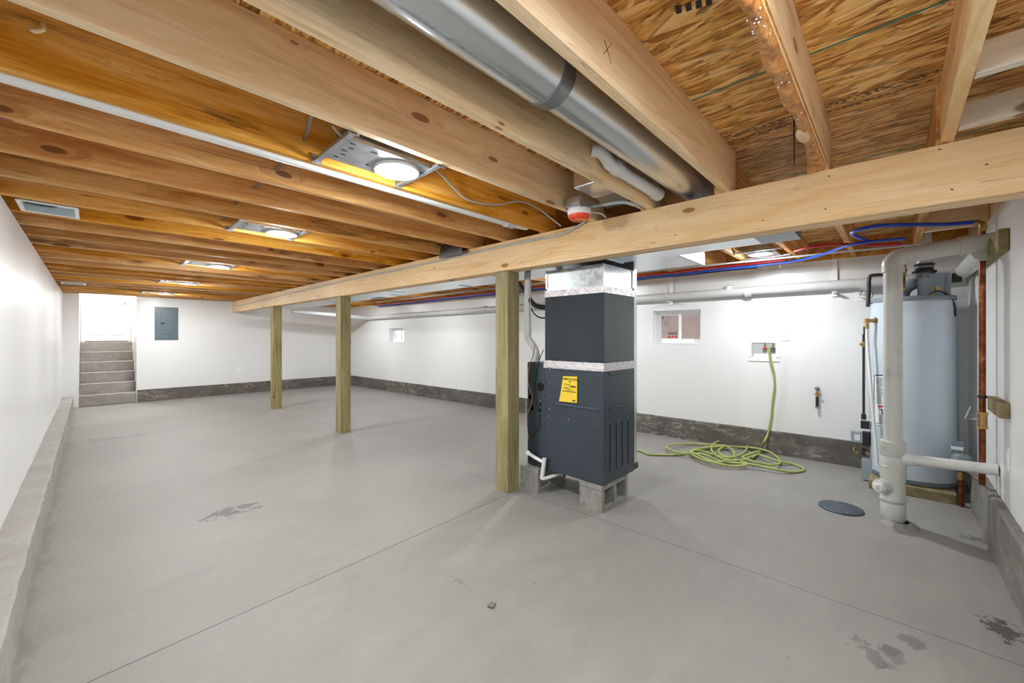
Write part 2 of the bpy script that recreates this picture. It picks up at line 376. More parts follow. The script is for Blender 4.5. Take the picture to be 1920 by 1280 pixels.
def embossed():
    n = NT('embossed_dark_steel'); co = n.obj(False); b = n.noise(n.vmath('MULTIPLY', co, (1, 1, 1.6)), 95, 4, 0.7, 0.6); a = n.noise(co, 3, 3)
    n.bump(b, 0.9, 0.012); return n.done(n.mix(a, S(50, 60, 68), S(62, 72, 80)), 0.26, 0.1, 0.7)
M['emboss'] = embossed()
def foil():
    n = NT('foil_tape'); co = n.obj(False); r = n.noise(co, 26, 5, 0.7, 1.5)
    s = n.n('SeparateXYZ', None, Vector=co); d = n.math('ADD', n.math('ADD', s.outputs[0], s.outputs[1]), n.math('MULTIPLY', s.outputs[2], -1.3))
    ln = n.math('LESS_THAN', n.math('FRACT', n.math('MULTIPLY', d, 11)), 0.16); br = n.math('GREATER_THAN', n.noise(co, 60, 2), 0.5)
    c = n.mix(n.math('MULTIPLY', n.math('MULTIPLY', ln, br), 0.5), S(222, 220, 222), S(190, 96, 100)); n.bump(r, 0.5, 0.01); return n.done(c, 0.34, 0.55)
M['foil'] = foil()
M['yellow'] = plain('yellow_card', S(240, 206, 58), 0.5, vary=0.03)
M['ink'] = plain('black_ink', S(36, 32, 26), 0.6); M['redink'] = plain('red_ink', S(196, 36, 40), 0.6); M['grayink'] = plain('gray_ink', S(120, 124, 128), 0.6)
M['tank'] = plain('tank_pale_blue_gray_enamel', S(186, 198, 208), 0.3, vary=0.02, vscale=2)
M['tanktop'] = plain('tank_gray_lid', S(122, 130, 138), 0.4, vary=0.03)
M['grayplastic'] = plain('slate_gray_plastic', S(112, 122, 132), 0.4, vary=0.04)
M['graylight'] = plain('light_gray_housing', S(150, 162, 170), 0.4, vary=0.04)
M['hose'] = plain('lime_green_hose', S(160, 168, 96), 0.45, vary=0.05)
M['orange'] = plain('orange_red_cover', S(226, 74, 44), 0.4); M['amber'] = plain('amber_cover', S(240, 170, 40), 0.4)
M['panel'] = plain('gray_panel_enamel', S(84, 102, 110), 0.35, vary=0.04, vscale=3)
M['chrome'] = plain('satin_nickel', S(186, 186, 188), 0.25, 0.9)
M['drain'] = plain('dark_blue_gray_lid', S(62, 72, 86), 0.5, vary=0.1)
M['cable'] = plain('gray_cable_jacket', S(176, 180, 180), 0.4); M['whitecable'] = plain('white_cable_jacket', S(214, 212, 206), 0.4)
M['armor'] = galv('armored_cable_steel', S(150, 152, 158), 0.35, 0.1)
M['redwire'] = plain('brown_red_wire', S(150, 92, 82), 0.5); M['green'] = plain('green_panel_line_paint', S(44, 132, 112), 0.6)
M['hook'] = plain('cream_plastic_hook', S(228, 212, 172), 0.4); M['label'] = plain('pale_sticker', S(222, 228, 232), 0.4, vary=0.01)
M['soil'] = conc('window_well_steel', S(196, 166, 148), S(214, 186, 168), S(226, 202, 186), 5, 0.7)
M['boot'] = plain('pale_boot_reflection', S(206, 216, 222), 0.4, vary=0.08)  # pale tone stands in for light reflecting inside the metal boot
M['chip'] = plain('gray_wood_chip', S(112, 108, 104), 0.7)
def emis(name, col, st):
    n = NT(name); n.b.inputs['Emission Color'].default_value = col; n.b.inputs['Emission Strength'].default_value = st; return n.done(WHITEC, 0.5)
M['lens'] = emis('led_lens', (1, 1, 1, 1), 14.0)
def glass():
    n = NT('window_glass'); t = n.t; tr = n.n('BsdfTransparent'); gl = n.n('BsdfGlossy'); gl.inputs['Roughness'].default_value = 0.02
    mx = n.n('MixShader'); mx.inputs[0].default_value = 0.08; t.links.new(tr.outputs[0], mx.inputs[1]); t.links.new(gl.outputs[0], mx.inputs[2])
    t.links.new(mx.outputs[0], t.nodes['Material Output'].inputs[0]); return n.m
M['glass'] = glass()
M['screen'] = plain('gray_insect_screen', S(128, 122, 120), 0.7)

# ------------------------------------------------------------------ room shell
struct(MB().box(-0.7, -0.7, -0.1, 5.6, 10.6, 0.0), 'floor', M['floor'], 'smooth gray concrete basement floor with thin saw-cut joints')
struct(MB().box(-0.7, -0.7, SUB, 5.345, 10.62, SUB + 0.018), 'ceiling', M['osb'], 'strand board subfloor seen between the joists')
struct(MB().box(LX - 0.12, NEARY - 0.12, 0.0, LX, FARY, JZ - 0.001), 'wall_left', M['paint'], 'glossy white left wall above the concrete curb')
mb = MB(); mb.box(LX - 0.3, NEARY - 0.15, 0, 5.35, NEARY, JZ - 0.001)
struct(mb, 'wall_near', M['paint'], 'white wall behind the copper pipe')
# far wall with the stair opening
OX0, OX1 = -0.145, 0.60
mb = MB(); mb.box(LX - 0.12, FARY, 0, OX0, FARY + 0.12, JZ - 0.001); mb.box(OX1, FARY, 0, 4.85, FARY + 0.12, JZ - 0.001)
struct(mb, 'wall_far', M['paint'], 'white far wall with the stair opening')
# window wall with two openings
def wq(y0, y1, z0, z1, t=0.16): return [(wx(y0), y0, z0), (wx(y0) + t, y0, z0), (wx(y1) + t, y1, z0), (wx(y1), y1, z0), (wx(y0), y0, z1), (wx(y0) + t, y0, z1), (wx(y1) + t, y1, z1), (wx(y1), y1, z1)]
W1 = (1.655, 2.245, 1.165, 1.585); W2 = (7.80, 8.40, 1.13, 1.45)
mb = MB(); ys = [NEARY, W1[0], W1[1], W2[0], W2[1], FARY + 0.12]
for i in range(5):
    w = {1: W1, 3: W2}.get(i)
    if w: mb.hexa(wq(ys[i], ys[i + 1], 0, w[2])); mb.hexa(wq(ys[i], ys[i + 1], w[3], JZ - 0.001))
    else: mb.hexa(wq(ys[i], ys[i + 1], 0, JZ - 0.001))
struct(mb, 'wall_right', M['paint'], 'long white wall with two small windows')
# concrete footings showing below the walls
def rough_ledge(name, p0, p1, inward, w, h, mat, label, seg=60, jag=0.006):
    p0 = Vector(p0); p1 = Vector(p1); inw = Vector(inward); mb = MB(); vs = []; fs = []
    for i in range(seg + 1):
        p = p0.lerp(p1, i / seg); j = random.uniform(-jag, jag); k = random.uniform(-jag, jag) * 0.6
        q = [p, p + inw * (w + j), p + inw * (w + j * 0.5 - 0.004) + UP * (h + k - 0.008), p + inw * (w + j * 0.5 - 0.014) + UP * (h + k), p + UP * (h + k)]
        vs += q
    for i in range(seg):
        for a in range(5): b = (a + 1) % 5; fs.append((i * 5 + a, i * 5 + b, i * 5 + 5 + b, i * 5 + 5 + a))
    fs += [(4, 3, 2, 1, 0), tuple(seg * 5 + k for k in range(5))]
    mb.add(vs, fs); return struct(mb, name, mat, label)
rough_ledge('trim_1', (LX, NEARY + 0.06, 0), (LX, 10.22, 0), (1, 0, 0), 0.13, 0.215, M['curb'], 'gray concrete curb along the left wall', 120, 0.008)
rough_ledge('trim_2', (OX1 + 0.01, FARY, 0), (wx(FARY) - 0.012, FARY, 0), (0, -1, 0), 0.015, 0.232, M['stem'], 'dark concrete band under the far wall', 50, 0.003)
rough_ledge('trim_3', (wx(FARY) , FARY - 0.016, 0), (wx(NEARY + 0.05), NEARY + 0.05, 0), (-1, 0, 0), 0.015, 0.246, M['stem'], 'dark concrete band under the window wall', 120, 0.003)
rough_ledge('trim_4', (0.2, NEARY, 0), (4.44, NEARY, 0), (0, 1, 0), 0.045, 0.315, M['stemnear'], 'board-formed concrete footing along the near wall', 60, 0.006)
# rim boards closing the joist bays
mb = MB(); mb.box(-0.54, NEARY - 0.11, JZ, -0.50, 10.55, SUB - 0.002); struct(mb, 'trim_5', M['joist'])
mb = MB(); mb.box(-0.498, NEARY - 0.11, JZ, 5.30, NEARY - 0.02, SUB - 0.002); struct(mb, 'trim_6', M['beam'])
mb = MB(); mb.box(5.30, NEARY - 0.11, JZ, 5.34, 10.55, SUB - 0.002); struct(mb, 'trim_7', M['joist'])
mb = MB(); mb.box(OX1, FARY + 0.05, JZ, 5.30, FARY + 0.09, SUB - 0.002); mb.box(-0.498, FARY + 0.05, JZ, OX0, FARY + 0.09, SUB - 0.002); struct(mb, 'trim_8', M['joist'])
# stairwell beyond the far wall
mb = MB(); mb.box(OX0 - 0.10, FARY + 0.122, 0, OX0 - 0.001, 12.1, 3.25); mb.box(OX1 + 0.001, FARY + 0.122, 0, OX1 + 0.10, 12.1, 3.25)
mb.box(OX0 - 0.1, 12.1, 0, OX1 + 0.1, 12.2, 3.25); mb.box(OX0 - 0.1, FARY - 0.1, 3.25, OX1 + 0.1, 12.2, 3.3); mb.box(OX0 - 0.1, FARY + 0.03, SUB + 0.019, OX1 + 0.1, FARY + 0.121, 3.25)
struct(mb, 'wall_stairwell', M['paint'], 'white stairwell walls')
st = thing('concrete_stairs', (0.22, FARY, 0), 'gray concrete stairs climbing to the white door at the far end', 'stairs')
for k in range(6):
    y0 = FARY + 0.02 + 0.245 * k; y1 = 12.095 if k == 5 else y0 + 0.255
    MB().box(OX0 + 0.002, y0, 0.19 * k + 0.001, OX1 - 0.002, y1, 0.19 * (k + 1), 0.008).build('step', M['stair'], st)
DZ = 1.145
d = MB().box(OX0 + 0.06, 12.055, DZ + 0.012, OX1 - 0.04, 12.095, DZ + 2.03)
door = struct(d, 'door_1', M['white'], 'white panel door at the top of the concrete stairs')
for (x0, x1) in ((OX0 + 0.12, 0.20), (0.27, OX1 - 0.10)):
    for (z0, z1) in ((0.14, 0.70), (0.86, 1.40), (1.52, 1.90)):
        m = MB(); m.box(x0, 12.046, DZ + z0, x1, 12.056, DZ + z1, 0.008); m.box(x0 + 0.03, 12.040, DZ + z0 + 0.03, x1 - 0.03, 12.05, DZ + z1 - 0.03, 0.006); m.build('door_panel', M['white'], door)
kx = OX1 - 0.085; m = MB().lathe((kx, 12.055, DZ + 0.83), [(0.0, -0.07), (0.02, -0.068), (0.03, -0.055), (0.024, -0.04), (0.012, -0.03), (0.012, -0.012), (0.032, -0.006), (0.032, 0.0)], 20, (0, 1, 0)); m.build('door_knob', M['chrome'], door)
m = MB(); m.box(OX0 + 0.005, 12.05, DZ, OX0 + 0.058, 12.099, DZ + 2.09); m.box(OX1 - 0.038, 12.05, DZ, OX1 - 0.004, 12.099, DZ + 2.09); m.box(OX0 + 0.005, 12.05, DZ + 2.035, OX1 - 0.004, 12.099, DZ + 2.09); m.build('door_frame', M['white'], door)
MB().box(OX0 + 0.058, 12.03, DZ - 0.004, OX1 - 0.038, 12.052, DZ + 0.012).build('threshold', M['blackpipe'], door)
# windows
def window(name, w, label, stickers):
    y0, y1, z0, z1 = w; t = 0.10
    def q(ya, yb, za, zb, a, b): return [(wx(ya) + a, ya, za), (wx(ya) + b, ya, za), (wx(yb) + b, yb, za), (wx(yb) + a, yb, za), (wx(ya) + a, ya, zb), (wx(ya) + b, ya, zb), (wx(yb) + b, yb, zb), (wx(yb) + a, yb, zb)]
    m = MB(); f = 0.035
    m.hexa(q(y0, y1, z0, z0 + f, t, t + 0.05)); m.hexa(q(y0, y1, z1 - f, z1, t, t + 0.05)); m.hexa(q(y0, y0 + f, z0 + f, z1 - f, t, t + 0.05)); m.hexa(q(y1 - f, y1, z0 + f, z1 - f, t, t + 0.05))
    r = m.build(name, M['vinyl'], loc=(wx(y0), (y0 + y1) / 2, z0)); r['kind'] = 'structure'; r['label'] = label
    ym = (y0 + y1) / 2
    for ya, yb, d in ((ym - 0.02, y1 - f, 0.006), (y0 + f, ym + 0.02, 0.026)):
        s = MB(); g = 0.022 if d > 0.02 else 0.026
        for (a, b, c, e) in ((ya, yb, z0 + f, z0 + f + g), (ya, yb, z1 - f - g, z1 - f), (ya, ya + g, z0 + f + g, z1 - f - g), (yb - g, yb, z0 + f + g, z1 - f - g)): s.hexa(q(a, b, c, e, t + d, t + d + 0.018))
        so = s.build('sash', M['vinyl'], r)
        MB().hexa(q(ya + g, yb - g, z0 + f + g, z1 - f - g, t + d + 0.008, t + d + 0.011)).build('pane', M['glass'], so)
    # painted reveal lining
    m = MB(); e = 0.006
    m.hexa(q(y0, y1, z0, z0 + e, -0.004, t)); m.hexa(q(y0, y1, z1 - e, z1, -0.004, t)); m.hexa(q(y0, y0 + e, z0 + e, z1 - e, -0.004, t)); m.hexa(q(y1 - e, y1, z0 + e, z1 - e, -0.004, t)); m.build('reveal', M['white'], r)
    if stickers:
        sx = lambda y: wx(y) + t + 0.013
        yl = y1 - f - 0.030
        m = MB()
        def dash(ya, yb, za, zb): m.hexa([(sx(ya) - 0.001, ya, za), (sx(ya), ya, za), (sx(yb), yb, za), (sx(yb) - 0.001, yb, za), (sx(ya) - 0.001, ya, zb), (sx(ya), ya, zb), (sx(yb), yb, zb), (sx(yb) - 0.001, yb, zb)])
        zt = z1 - f - 0.03
        m = MB(); dash(yl - 0.035, yl - 0.004, zt - 0.045, zt - 0.004)
        for k in range(7):
            z = zt - 0.055 - k * 0.012
            for j in range(3): dash(yl - 0.035 * j - random.uniform(0.018, 0.032), yl - 0.035 * j - 0.002, z - 0.005, z)
        for k in range(4): dash(yl - 0.12, yl - 0.05, zt - 0.008 - k * 0.011, zt - 0.004 - k * 0.011)
        m.build('rating_sticker', M['grayink'], r)
        zb = z0 + f + 0.034; m = MB()
        for k in range(2): dash(yl - 0.20, yl - 0.085, zb + 0.045 + k * 0.016, zb + 0.054 + k * 0.016)
        m.build('caution_text', M['ink'], r)
        m = MB()
        for k in range(3):
            yc = yl - 0.100 - 0.042 * k; dash(yc - 0.015, yc + 0.015, zb, zb + 0.018); dash(yc - 0.007, yc + 0.007, zb + 0.018, zb + 0.036)
        m.build('caution_symbol', M['redink'], r)
    return r
window('window_1', W1, 'small white slider window with stickers beside the furnace', True)
window('window_2', W2, 'small white slider window near the far corner', False)
m = MB(); cy0, cy1 = W1[0] - 0.35, W1[1] + 0.35
m.box(5.75, cy0, 0.8, 5.80, cy1, 1.70); m.box(5.22, cy0, 0.75, 5.80, cy1, 0.80); struct(m, 'wall_outside_well', M['soil'], 'pinkish brown window well beyond the glass')

# ------------------------------------------------------------------ joists
ORD = ['first', 'second', 'third', 'fourth', 'fifth', 'sixth', 'seventh', 'eighth', 'ninth', 'tenth', 'eleventh', 'twelfth', 'thirteenth', 'fourteenth', 'fifteenth', 'sixteenth', 'seventeenth', 'eighteenth', 'nineteenth', 'twentieth', 'twenty-first', 'twenty-second', 'twenty-third', 'twenty-fourth', 'twenty-fifth', 'twenty-sixth', 'twenty-seventh', 'twenty-eighth']
JF = [-0.132, 0.254, 0.657, 1.073, 1.460, 1.870, 2.270, 2.675, 3.080, 3.485]
while JF[-1] < 10.2: JF.append(JF[-1] + 0.405)
JT = 0.038
XL0, XL1, XR0, XR1 = -0.497, 2.40, 2.30, 5.295
protoL = protoR = None
for i, yf in enumerate(JF):
    fromfar = len(JF) - i
    if i == 0: where = 'first from the near wall, beside pale blocking'
    elif i == 1: where = 'second from the near wall, with a rough bark edge'
    elif i == 2: where = 'third from the near wall, right of the duct'
    elif i == 3: where = 'fourth from the near wall, left of the duct'
    elif i <= 12: where = ORD[i] + ' from the near wall'
    else: where = (ORD[fromfar - 1] + ' from the stair wall')
    y0 = yf - JT
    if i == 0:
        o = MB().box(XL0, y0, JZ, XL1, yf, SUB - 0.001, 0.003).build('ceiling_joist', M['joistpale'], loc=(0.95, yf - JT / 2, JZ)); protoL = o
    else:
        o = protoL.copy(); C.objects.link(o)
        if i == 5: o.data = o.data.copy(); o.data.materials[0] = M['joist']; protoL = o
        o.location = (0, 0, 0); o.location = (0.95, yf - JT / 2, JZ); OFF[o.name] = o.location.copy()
    tag(o, 'pine joist on the stair side, ' + where, 'joist', 'joists on the stair side of the beam')
    if i == 1:
        root = o
        # waney bark underside
        m = MB(); nx, ny = 110, 9; vs = []; fs = []
        rnd = random.Random(3); ph = [rnd.uniform(0, 6.28) for _ in range(8)]
        for a in range(nx + 1):
            x = 0.55 + 1.72 * a / nx; wv = 0.006 * math.sin(x * 9 + ph[0]) + 0.005 * math.sin(x * 23 + ph[1])
            for b in range(ny + 1):
                t = b / ny; y = (y0 - 0.002) + (JT + 0.010 + wv) * t
                z = JZ - 0.002 - 0.012 * math.sin(math.pi * t) - 0.004 * math.sin(x * 40 + 5 * t + ph[2]) * math.sin(math.pi * t) - rnd.uniform(0, 0.003)
                if b in (0, ny): z = JZ + 0.018
                vs.append((x, y, z))
        for a in range(nx):
            for b in range(ny): k = a * (ny + 1) + b; fs.append((k, k + ny + 1, k + ny + 2, k + 1))
        m.add(vs, fs, True); m.build('bark_edge', M['bark'], root)
        m = MB()
        for _ in range(70):
            x = rnd.uniform(0.7, 1.5) if _ < 55 else rnd.uniform(1.5, 2.2); m.ball((x, y0 + rnd.uniform(0.003, 0.042), JZ - 0.013), rnd.uniform(0.0012, 0.003), 6, 4)
        m.build('resin_beads', M['label'], root, kind='stuff')
        m = MB(); m.ball((1.84, yf - 0.008, JZ - 0.010), 0.02, 14, 8, (3.4, 1.1, 0.7)); m.build('torn_fibre_patch', M['sapwood'], root)
    # window-side joists, lapped beside these
    y1 = y0 + 0.040 if i else y0 + 0.012
    if protoR is None:
        r = MB().box(XR0, y1, JZ, XR1, y1 + JT, SUB - 0.001, 0.003).build('ceiling_joist', M['joist'], loc=(3.8, y1 + JT / 2, JZ)); protoR = r
    else:
        r = protoR.copy(); C.objects.link(r); r.location = (3.8, y1 + JT / 2, JZ); OFF[r.name] = r.location.copy()
    tag(r, 'pine joist between beam and window wall, ' + (ORD[i] + ' from the near wall' if i <= 12 else ORD[fromfar - 1] + ' counting back from the far wall'), 'joist', 'joists on the window side of the beam')
# pencilled cross on the joist beside the duct
jo = [o for o in C.objects if o.get('label', '').endswith('third from the near wall, right of the duct') and 'stair side' in o['label']][0]
m = MB(); yq = JF[2] - JT - 0.0004
for (u0, v0_, u1, v1_) in ((1133, 74, 1146, 119), (1147, 81, 1131, 102)):
    m.tube([at(u0, v0_, 'Y', yq), at(u1, v1_, 'Y', yq)], 0.0009, 5)
m.build('pencil_cross', M['ink'], jo)
# blocking between the first joist and the near wall
for k, (u, v, nm) in enumerate([(1795, 248, 'beside the main beam'), (1830, 150, 'nearer the camera')]):
    p = at(u, v, 'Z', JZ)
    MB().box(p.x - 0.038, NEARY - 0.018, JZ + 0.002, p.x, JF[0] - JT - 0.002, JZ + 0.091, 0.003).build('joist_blocking', M['studwhite'])
    o = bpy.context.scene.objects[[x.name for x in C.objects if x.name.startswith('joist_blocking')][-1]]
    tag(o, 'pale pine blocking between joist and near wall, ' + nm, 'blocking', 'blocking over the near wall')
p = at(1720, 437, 'Z', JZ); o = MB().box(p.x, NEARY - 0.018, JZ + 0.002, p.x + 0.038, JF[0] + 0.012 - JT - 0.002, JZ + 0.14, 0.003).build('joist_blocking', M['block']); tag(o, 'pale pine blocking above the copper riser on the window side', 'blocking', 'blocking over the near wall')
# green tongue lines on the sheathing, along Y
for (u, v) in [(1400, 148), (1620, 296)]:
    x = at(u, v, 'Z', SUB).x; m = MB(); m.box(x - 0.004, -0.6, SUB - 0.0012, x + 0.004, 10.5, SUB - 0.0002); struct(m, 'ceiling_seam', M['green'], 'green edge line on the strand board')
x = at(1300, 12, 'Z', SUB).x
# stamped black marks
m = MB()
for k in range(4):
    p = at(1272 + 19 * k, 18 - 5 * k, 'Z', SUB - 0.0012); m.obox(p, (1, 0.25, 0), (-0.25, 1, 0), (0, 0, 1), 0.016, 0.008, 0.0006)
struct(m, 'ceiling_stamp', M['ink'], 'black stamped marks on the strand board')

# ------------------------------------------------------------------ main beam and posts
BZ0, BZ1 = 1.778, JZ - 0.001
beam = thing('timber_beam', (bx(5), 5, BZ0), 'long built-up pine beam carrying the joists on three posts', 'beam'); beam['kind'] = 'thing'
def ply(ya, yb, a, b, z0, z1, name='beam_ply'):
    ang = (1, BK, 0); m = MB()
    P = lambda y, o, z: (bx(y) + o, y, z)
    e = 0.004
    m.hexa([P(ya, a, z0 + e), P(ya, b, z0 + e), P(yb, b, z0 + e), P(yb, a, z0 + e), P(ya, a, z1), P(ya, b, z1), P(yb, b, z1), P(yb, a, z1)])
    m.hexa([P(ya, a + e, z0), P(ya, b - e, z0), P(yb, b - e, z0), P(yb, a + e, z0), P(ya, a, z0 + e), P(ya, b, z0 + e), P(yb, b, z0 + e), P(yb, a, z0 + e)])
    return m.build(name, M['beam'], beam)
ply(NEARY + 0.002, 5.215, 0, 0.040, BZ0, BZ1); ply(5.219, FARY - 0.001, 0, 0.040, BZ0 + 0.004, BZ1)
ply(NEARY + 0.002, FARY - 0.001, 0.043, 0.083, BZ0 - 0.004, BZ1); ply(NEARY + 0.002, FARY - 0.001, 0.086, 0.126, BZ0, BZ1)
m = MB()
for (u, v) in [(1554, 330), (1548, 392), (1430, 413), (1762, 280), (1850, 308), (1785, 355), (1230, 430), (1033, 474), (1266, 440), (960, 492), (870, 505), (700, 520), (560, 560)]:
    p = atb(u, v, 0.0006); MB().obox(p, (0, 1, 0.35), (0, -0.35, 1), (1, 0, 0), 0.0045, 0.002, 0.0006).build('nail_hole', M['ink'], beam)

def post(corner, ang, label):
    w = 0.139; c = Vector((corner[0], corner[1], 0)); ax = Vector((math.cos(ang), math.sin(ang), 0)); ay = Vector((-math.sin(ang), math.cos(ang), 0))
    P = lambda a, b, z: c + ax * a * w + ay * b * w + UP * z
    m = MB(); e = 0.03; ring = [(e, 0), (1 - e, 0), (1, e), (1, 1 - e), (1 - e, 1), (e, 1), (0, 1 - e), (0, e)]
    vs = [P(a, b, z) for z in (0.0, BZ0 - 0.005) for a, b in ring]
    m.add(vs, [tuple(range(7, -1, -1)), tuple(range(8, 16))] + [(i, (i + 1) % 8, 8 + (i + 1) % 8, 8 + i) for i in range(8)])
    o = m.build('support_post', M['treated']); return tag(o, label, 'post', 'posts under the main beam')
post((2.284, 2.222), BK, 'square green-tinted treated post standing beside the furnace')
post((2.222, 5.175), BK, 'square treated post in the middle, under the beam splice')
post((2.168, 7.755), BK, 'square treated post farthest back, nearest the far wall')

# ------------------------------------------------------------------ recessed lights
def make_light():
    r = thing('recessed_light', (0, 0, 0), 'x', 'ceiling light', 'recessed ceiling lights')
    OFF[r.name] = Vector((0, 0, 0))
    m = MB(); m.box(-0.27, -0.115, 0.012, 0.10, 0.115, 0.0145); m.box(-0.27, -0.115, 0.0145, 0.10, -0.112, 0.03); m.box(-0.27, 0.112, 0.0145, 0.10, 0.115, 0.03)
    for k in range(6):
        m.box(-0.25, -0.09 + 0.036 * k, 0.0114, -0.235, -0.078 + 0.036 * k, 0.012)
    m.build('frame_plate', M['zinc'], r)
    m = MB()
    for k in range(5): MB().box(-0.256 + 0.012 * (k % 2), -0.09 + 0.04 * k, 0.0105, -0.236 + 0.012 * (k % 2), -0.084 + 0.04 * k, 0.0118).build('slot', M['hole'], r)
    MB().box(-0.16, -0.08, 0.0105, -0.135, -0.066, 0.0118).build('slot', M['hole'], r); MB().box(-0.12, 0.05, 0.0105, -0.108, 0.062, 0.0118).build('slot', M['hole'], r)
    for x in (-0.285, 0.115):
        m = MB(); m.box(x - 0.011, -0.178, 0.008, x + 0.011, 0.178, 0.011); m.box(x - 0.011, -0.178, 0.011, x - 0.008, 0.178, 0.022); m.box(x + 0.008, -0.178, 0.011, x + 0.011, 0.178, 0.022)
        m.box(x - 0.02, -0.183, 0.0, x + 0.02, -0.179, 0.04); m.box(x - 0.02, 0.179, 0.0, x + 0.02, 0.183, 0.04); m.build('hanger_bar', M['zinc'], r)
    m = MB(); m.box(-0.25, -0.06, 0.0315, -0.12, 0.06, 0.105, 0.004); m.build('junction_box', M['sleeve'], r)
    m = MB(); m.lathe((0, 0, 0), [(0.088, 0.016), (0.088, 0.10), (0.0, 0.10)], 32); m.build('can', M['galv'], r)
    m = MB(); m.lathe((0, 0, 0), [(0.078, 0.0), (0.082, -0.006), (0.098, -0.004), (0.100, 0.004), (0.098, 0.0115), (0.078, 0.0115), (0.078, 0.0)], 40); m.build('trim_ring', M['white'], r)
    m = MB(); m.lathe((0, 0, 0), [(0.0, -0.006), (0.03, -0.0058), (0.055, -0.004), (0.078, 0.002)], 40); m.build('lens', M['lens'], r)
    l = bpy.data.lights.new('recessed_lamp', 'POINT'); l.shadow_soft_size = 0.045; l.energy = LAMP; l.color = (0.925, 0.975, 1.0)
    lo = bpy.data.objects.new('recessed_lamp', l); C.objects.link(lo); lo.parent = r; lo.location = (0, 0, -0.034)
    l = bpy.data.lights.new('recessed_downlight', 'AREA'); l.shape = 'DISK'; l.size = 0.14; l.energy = LAMP * 1.5; l.color = (0.925, 0.975, 1.0)
    lo = bpy.data.objects.new('recessed_downlight', l); C.objects.link(lo); lo.parent = r; lo.location = (0, 0, -0.010)
    return r
LAMP = 16.0; LAMPR = {0.80: 0.9, 2.85: 0.9, 6.10: 0.9, 8.65: 0.8}
def bay_mid(y, off=0.0):
    for a, b in zip(JF[:-1], JF[1:]):
        if a + off <= y <= b + off: return (a + b - JT) / 2 + off
    return y
LP = [((0.965, 1.600), 'bright recessed light nearest the camera, on the stair side of the beam'),
      ((0.97, 3.40), 'bright recessed light second from the camera, on the stair side'),
      ((0.955, 5.38), 'bright recessed light in the middle of the row toward the stairs'),
      ((0.95, 7.37), 'bright recessed light second from the stair wall'),
      ((0.905, 9.41), 'bright recessed light nearest the stairs'),
      ((0.80, 0.04), 'added out-of-frame recessed light closest to the near wall, over the first joist bay'),  # out-of-view fixture, added to brighten the near wall and floor
      ((4.23, 0.80), 'bright recessed light between the window-side joists near the water heater'),
      ((4.00, 2.85), 'added recessed light hidden behind the furnace on the window side'),  # unseen fixture, added behind the furnace for more light
      ((3.62, 6.10), 'bright recessed light beside the ducts on the window side'),
      ((3.70, 8.65), 'added recessed light hidden by a post, nearest the far end of the window side')]  # unseen behind a post, added to raise the brightness
proto = make_light()
for i, ((x, y), lab) in enumerate(LP):
    o = proto if i == 0 else copy_tree(proto)
    yy = bay_mid(y, 0.040 if x > 2.4 else 0.0)
    o.location = (x, yy, JZ - 0.008); o['label'] = lab
    if y == 0.04:
        for c in o.children:
            if c.type == 'LIGHT': c.data = c.data.copy(); c.data.energy *= 0.75
    if x > 2.4:
        o.rotation_euler.z = math.pi
        for c in o.children:
            if c.type == 'LIGHT': c.data = c.data.copy(); c.data.energy *= LAMPR[y]
# unseen lamp above the landing, added to brighten the stairwell
r = thing('added_stair_light', (0.23, 11.6, 3.25), 'added unseen round light over the stair landing', 'ceiling light')
MB().lathe((0.23, 11.6, 3.25), [(0.0, -0.06), (0.06, -0.055), (0.10, -0.035), (0.115, 0.0)], 28).build('added_lamp_globe', M['lens'], r)
l = bpy.data.lights.new('added_stair_lamp', 'AREA'); l.shape = 'DISK'; l.size = 0.2; l.energy = 45; lo = bpy.data.objects.new('added_stair_lamp', l); C.objects.link(lo); lo.parent = r; lo.location = (0, 0, -0.07)

# ------------------------------------------------------------------ overhead services, stair side
DY = 0.845
r = thing('round_duct', (1.2, DY, 2.10), 'round galvanized duct running between the joists with a dark collar', 'duct')
xa = at(1020, 135, 'Y', DY).x
m = MB(); m.tube([(XL0 + 0.02, DY, 2.125), (xa, DY, 2.125)], 0.094, 40, caps=False); m.tube([(xa, DY, 2.125), (2.75, DY, 2.125)], 0.084, 40, caps=True); m.build('duct_pipe', M['duct'], r)
m = MB(); m.lathe((xa - 0.004, DY, 2.125), [(0.094, -0.002), (0.099, 0.0), (0.099, 0.006), (0.096, 0.01), (0.090, 0.062), (0.088, 0.066), (0.084, 0.066)], 40, (1, 0, 0)); m.build('duct_collar', M['sleeve'], r)
m = MB(); m.box(XL0 + 0.03, DY - 0.006, 2.125 - 0.0955, xa - 0.01, DY + 0.004, 2.125 - 0.0925); m.build('duct_seam', M['galv'], r)
# PVC drain beside the duct
p1 = at(1195, 302, 'Y', 0.97); e1 = at(1205, 332, 'Y', 0.97); e2 = at(1278, 374, 'Y', 0.97)
m = MB(); yv = 0.985; z0 = 2.10
m.tube([(1.63, 1.033, 2.13), (1.66, 1.0, 2.12), (1.70, yv, 2.085), (1.76, yv, 2.075), (2.26, yv, 2.070)], 0.030, 18, 5)
r = m.build('drain_pipe', M['pvc']); tag(r, 'short white plastic drain with an elbow beside the round duct', 'pipe')
m = MB(); m.lathe((1.755, yv, 2.0755), [(0.030, 0), (0.036, 0.002), (0.036, 0.05), (0.030, 0.052)], 20, (1, 0, 0)); m.build('elbow_hub', M['pvc'], r)
m = MB(); m.lathe((2.19, yv, 2.0705), [(0.030, 0), (0.037, 0.002), (0.037, 0.07), (0.030, 0.072)], 20, (1, 0, 0)); m.build('coupling', M['pvcgray'], r)
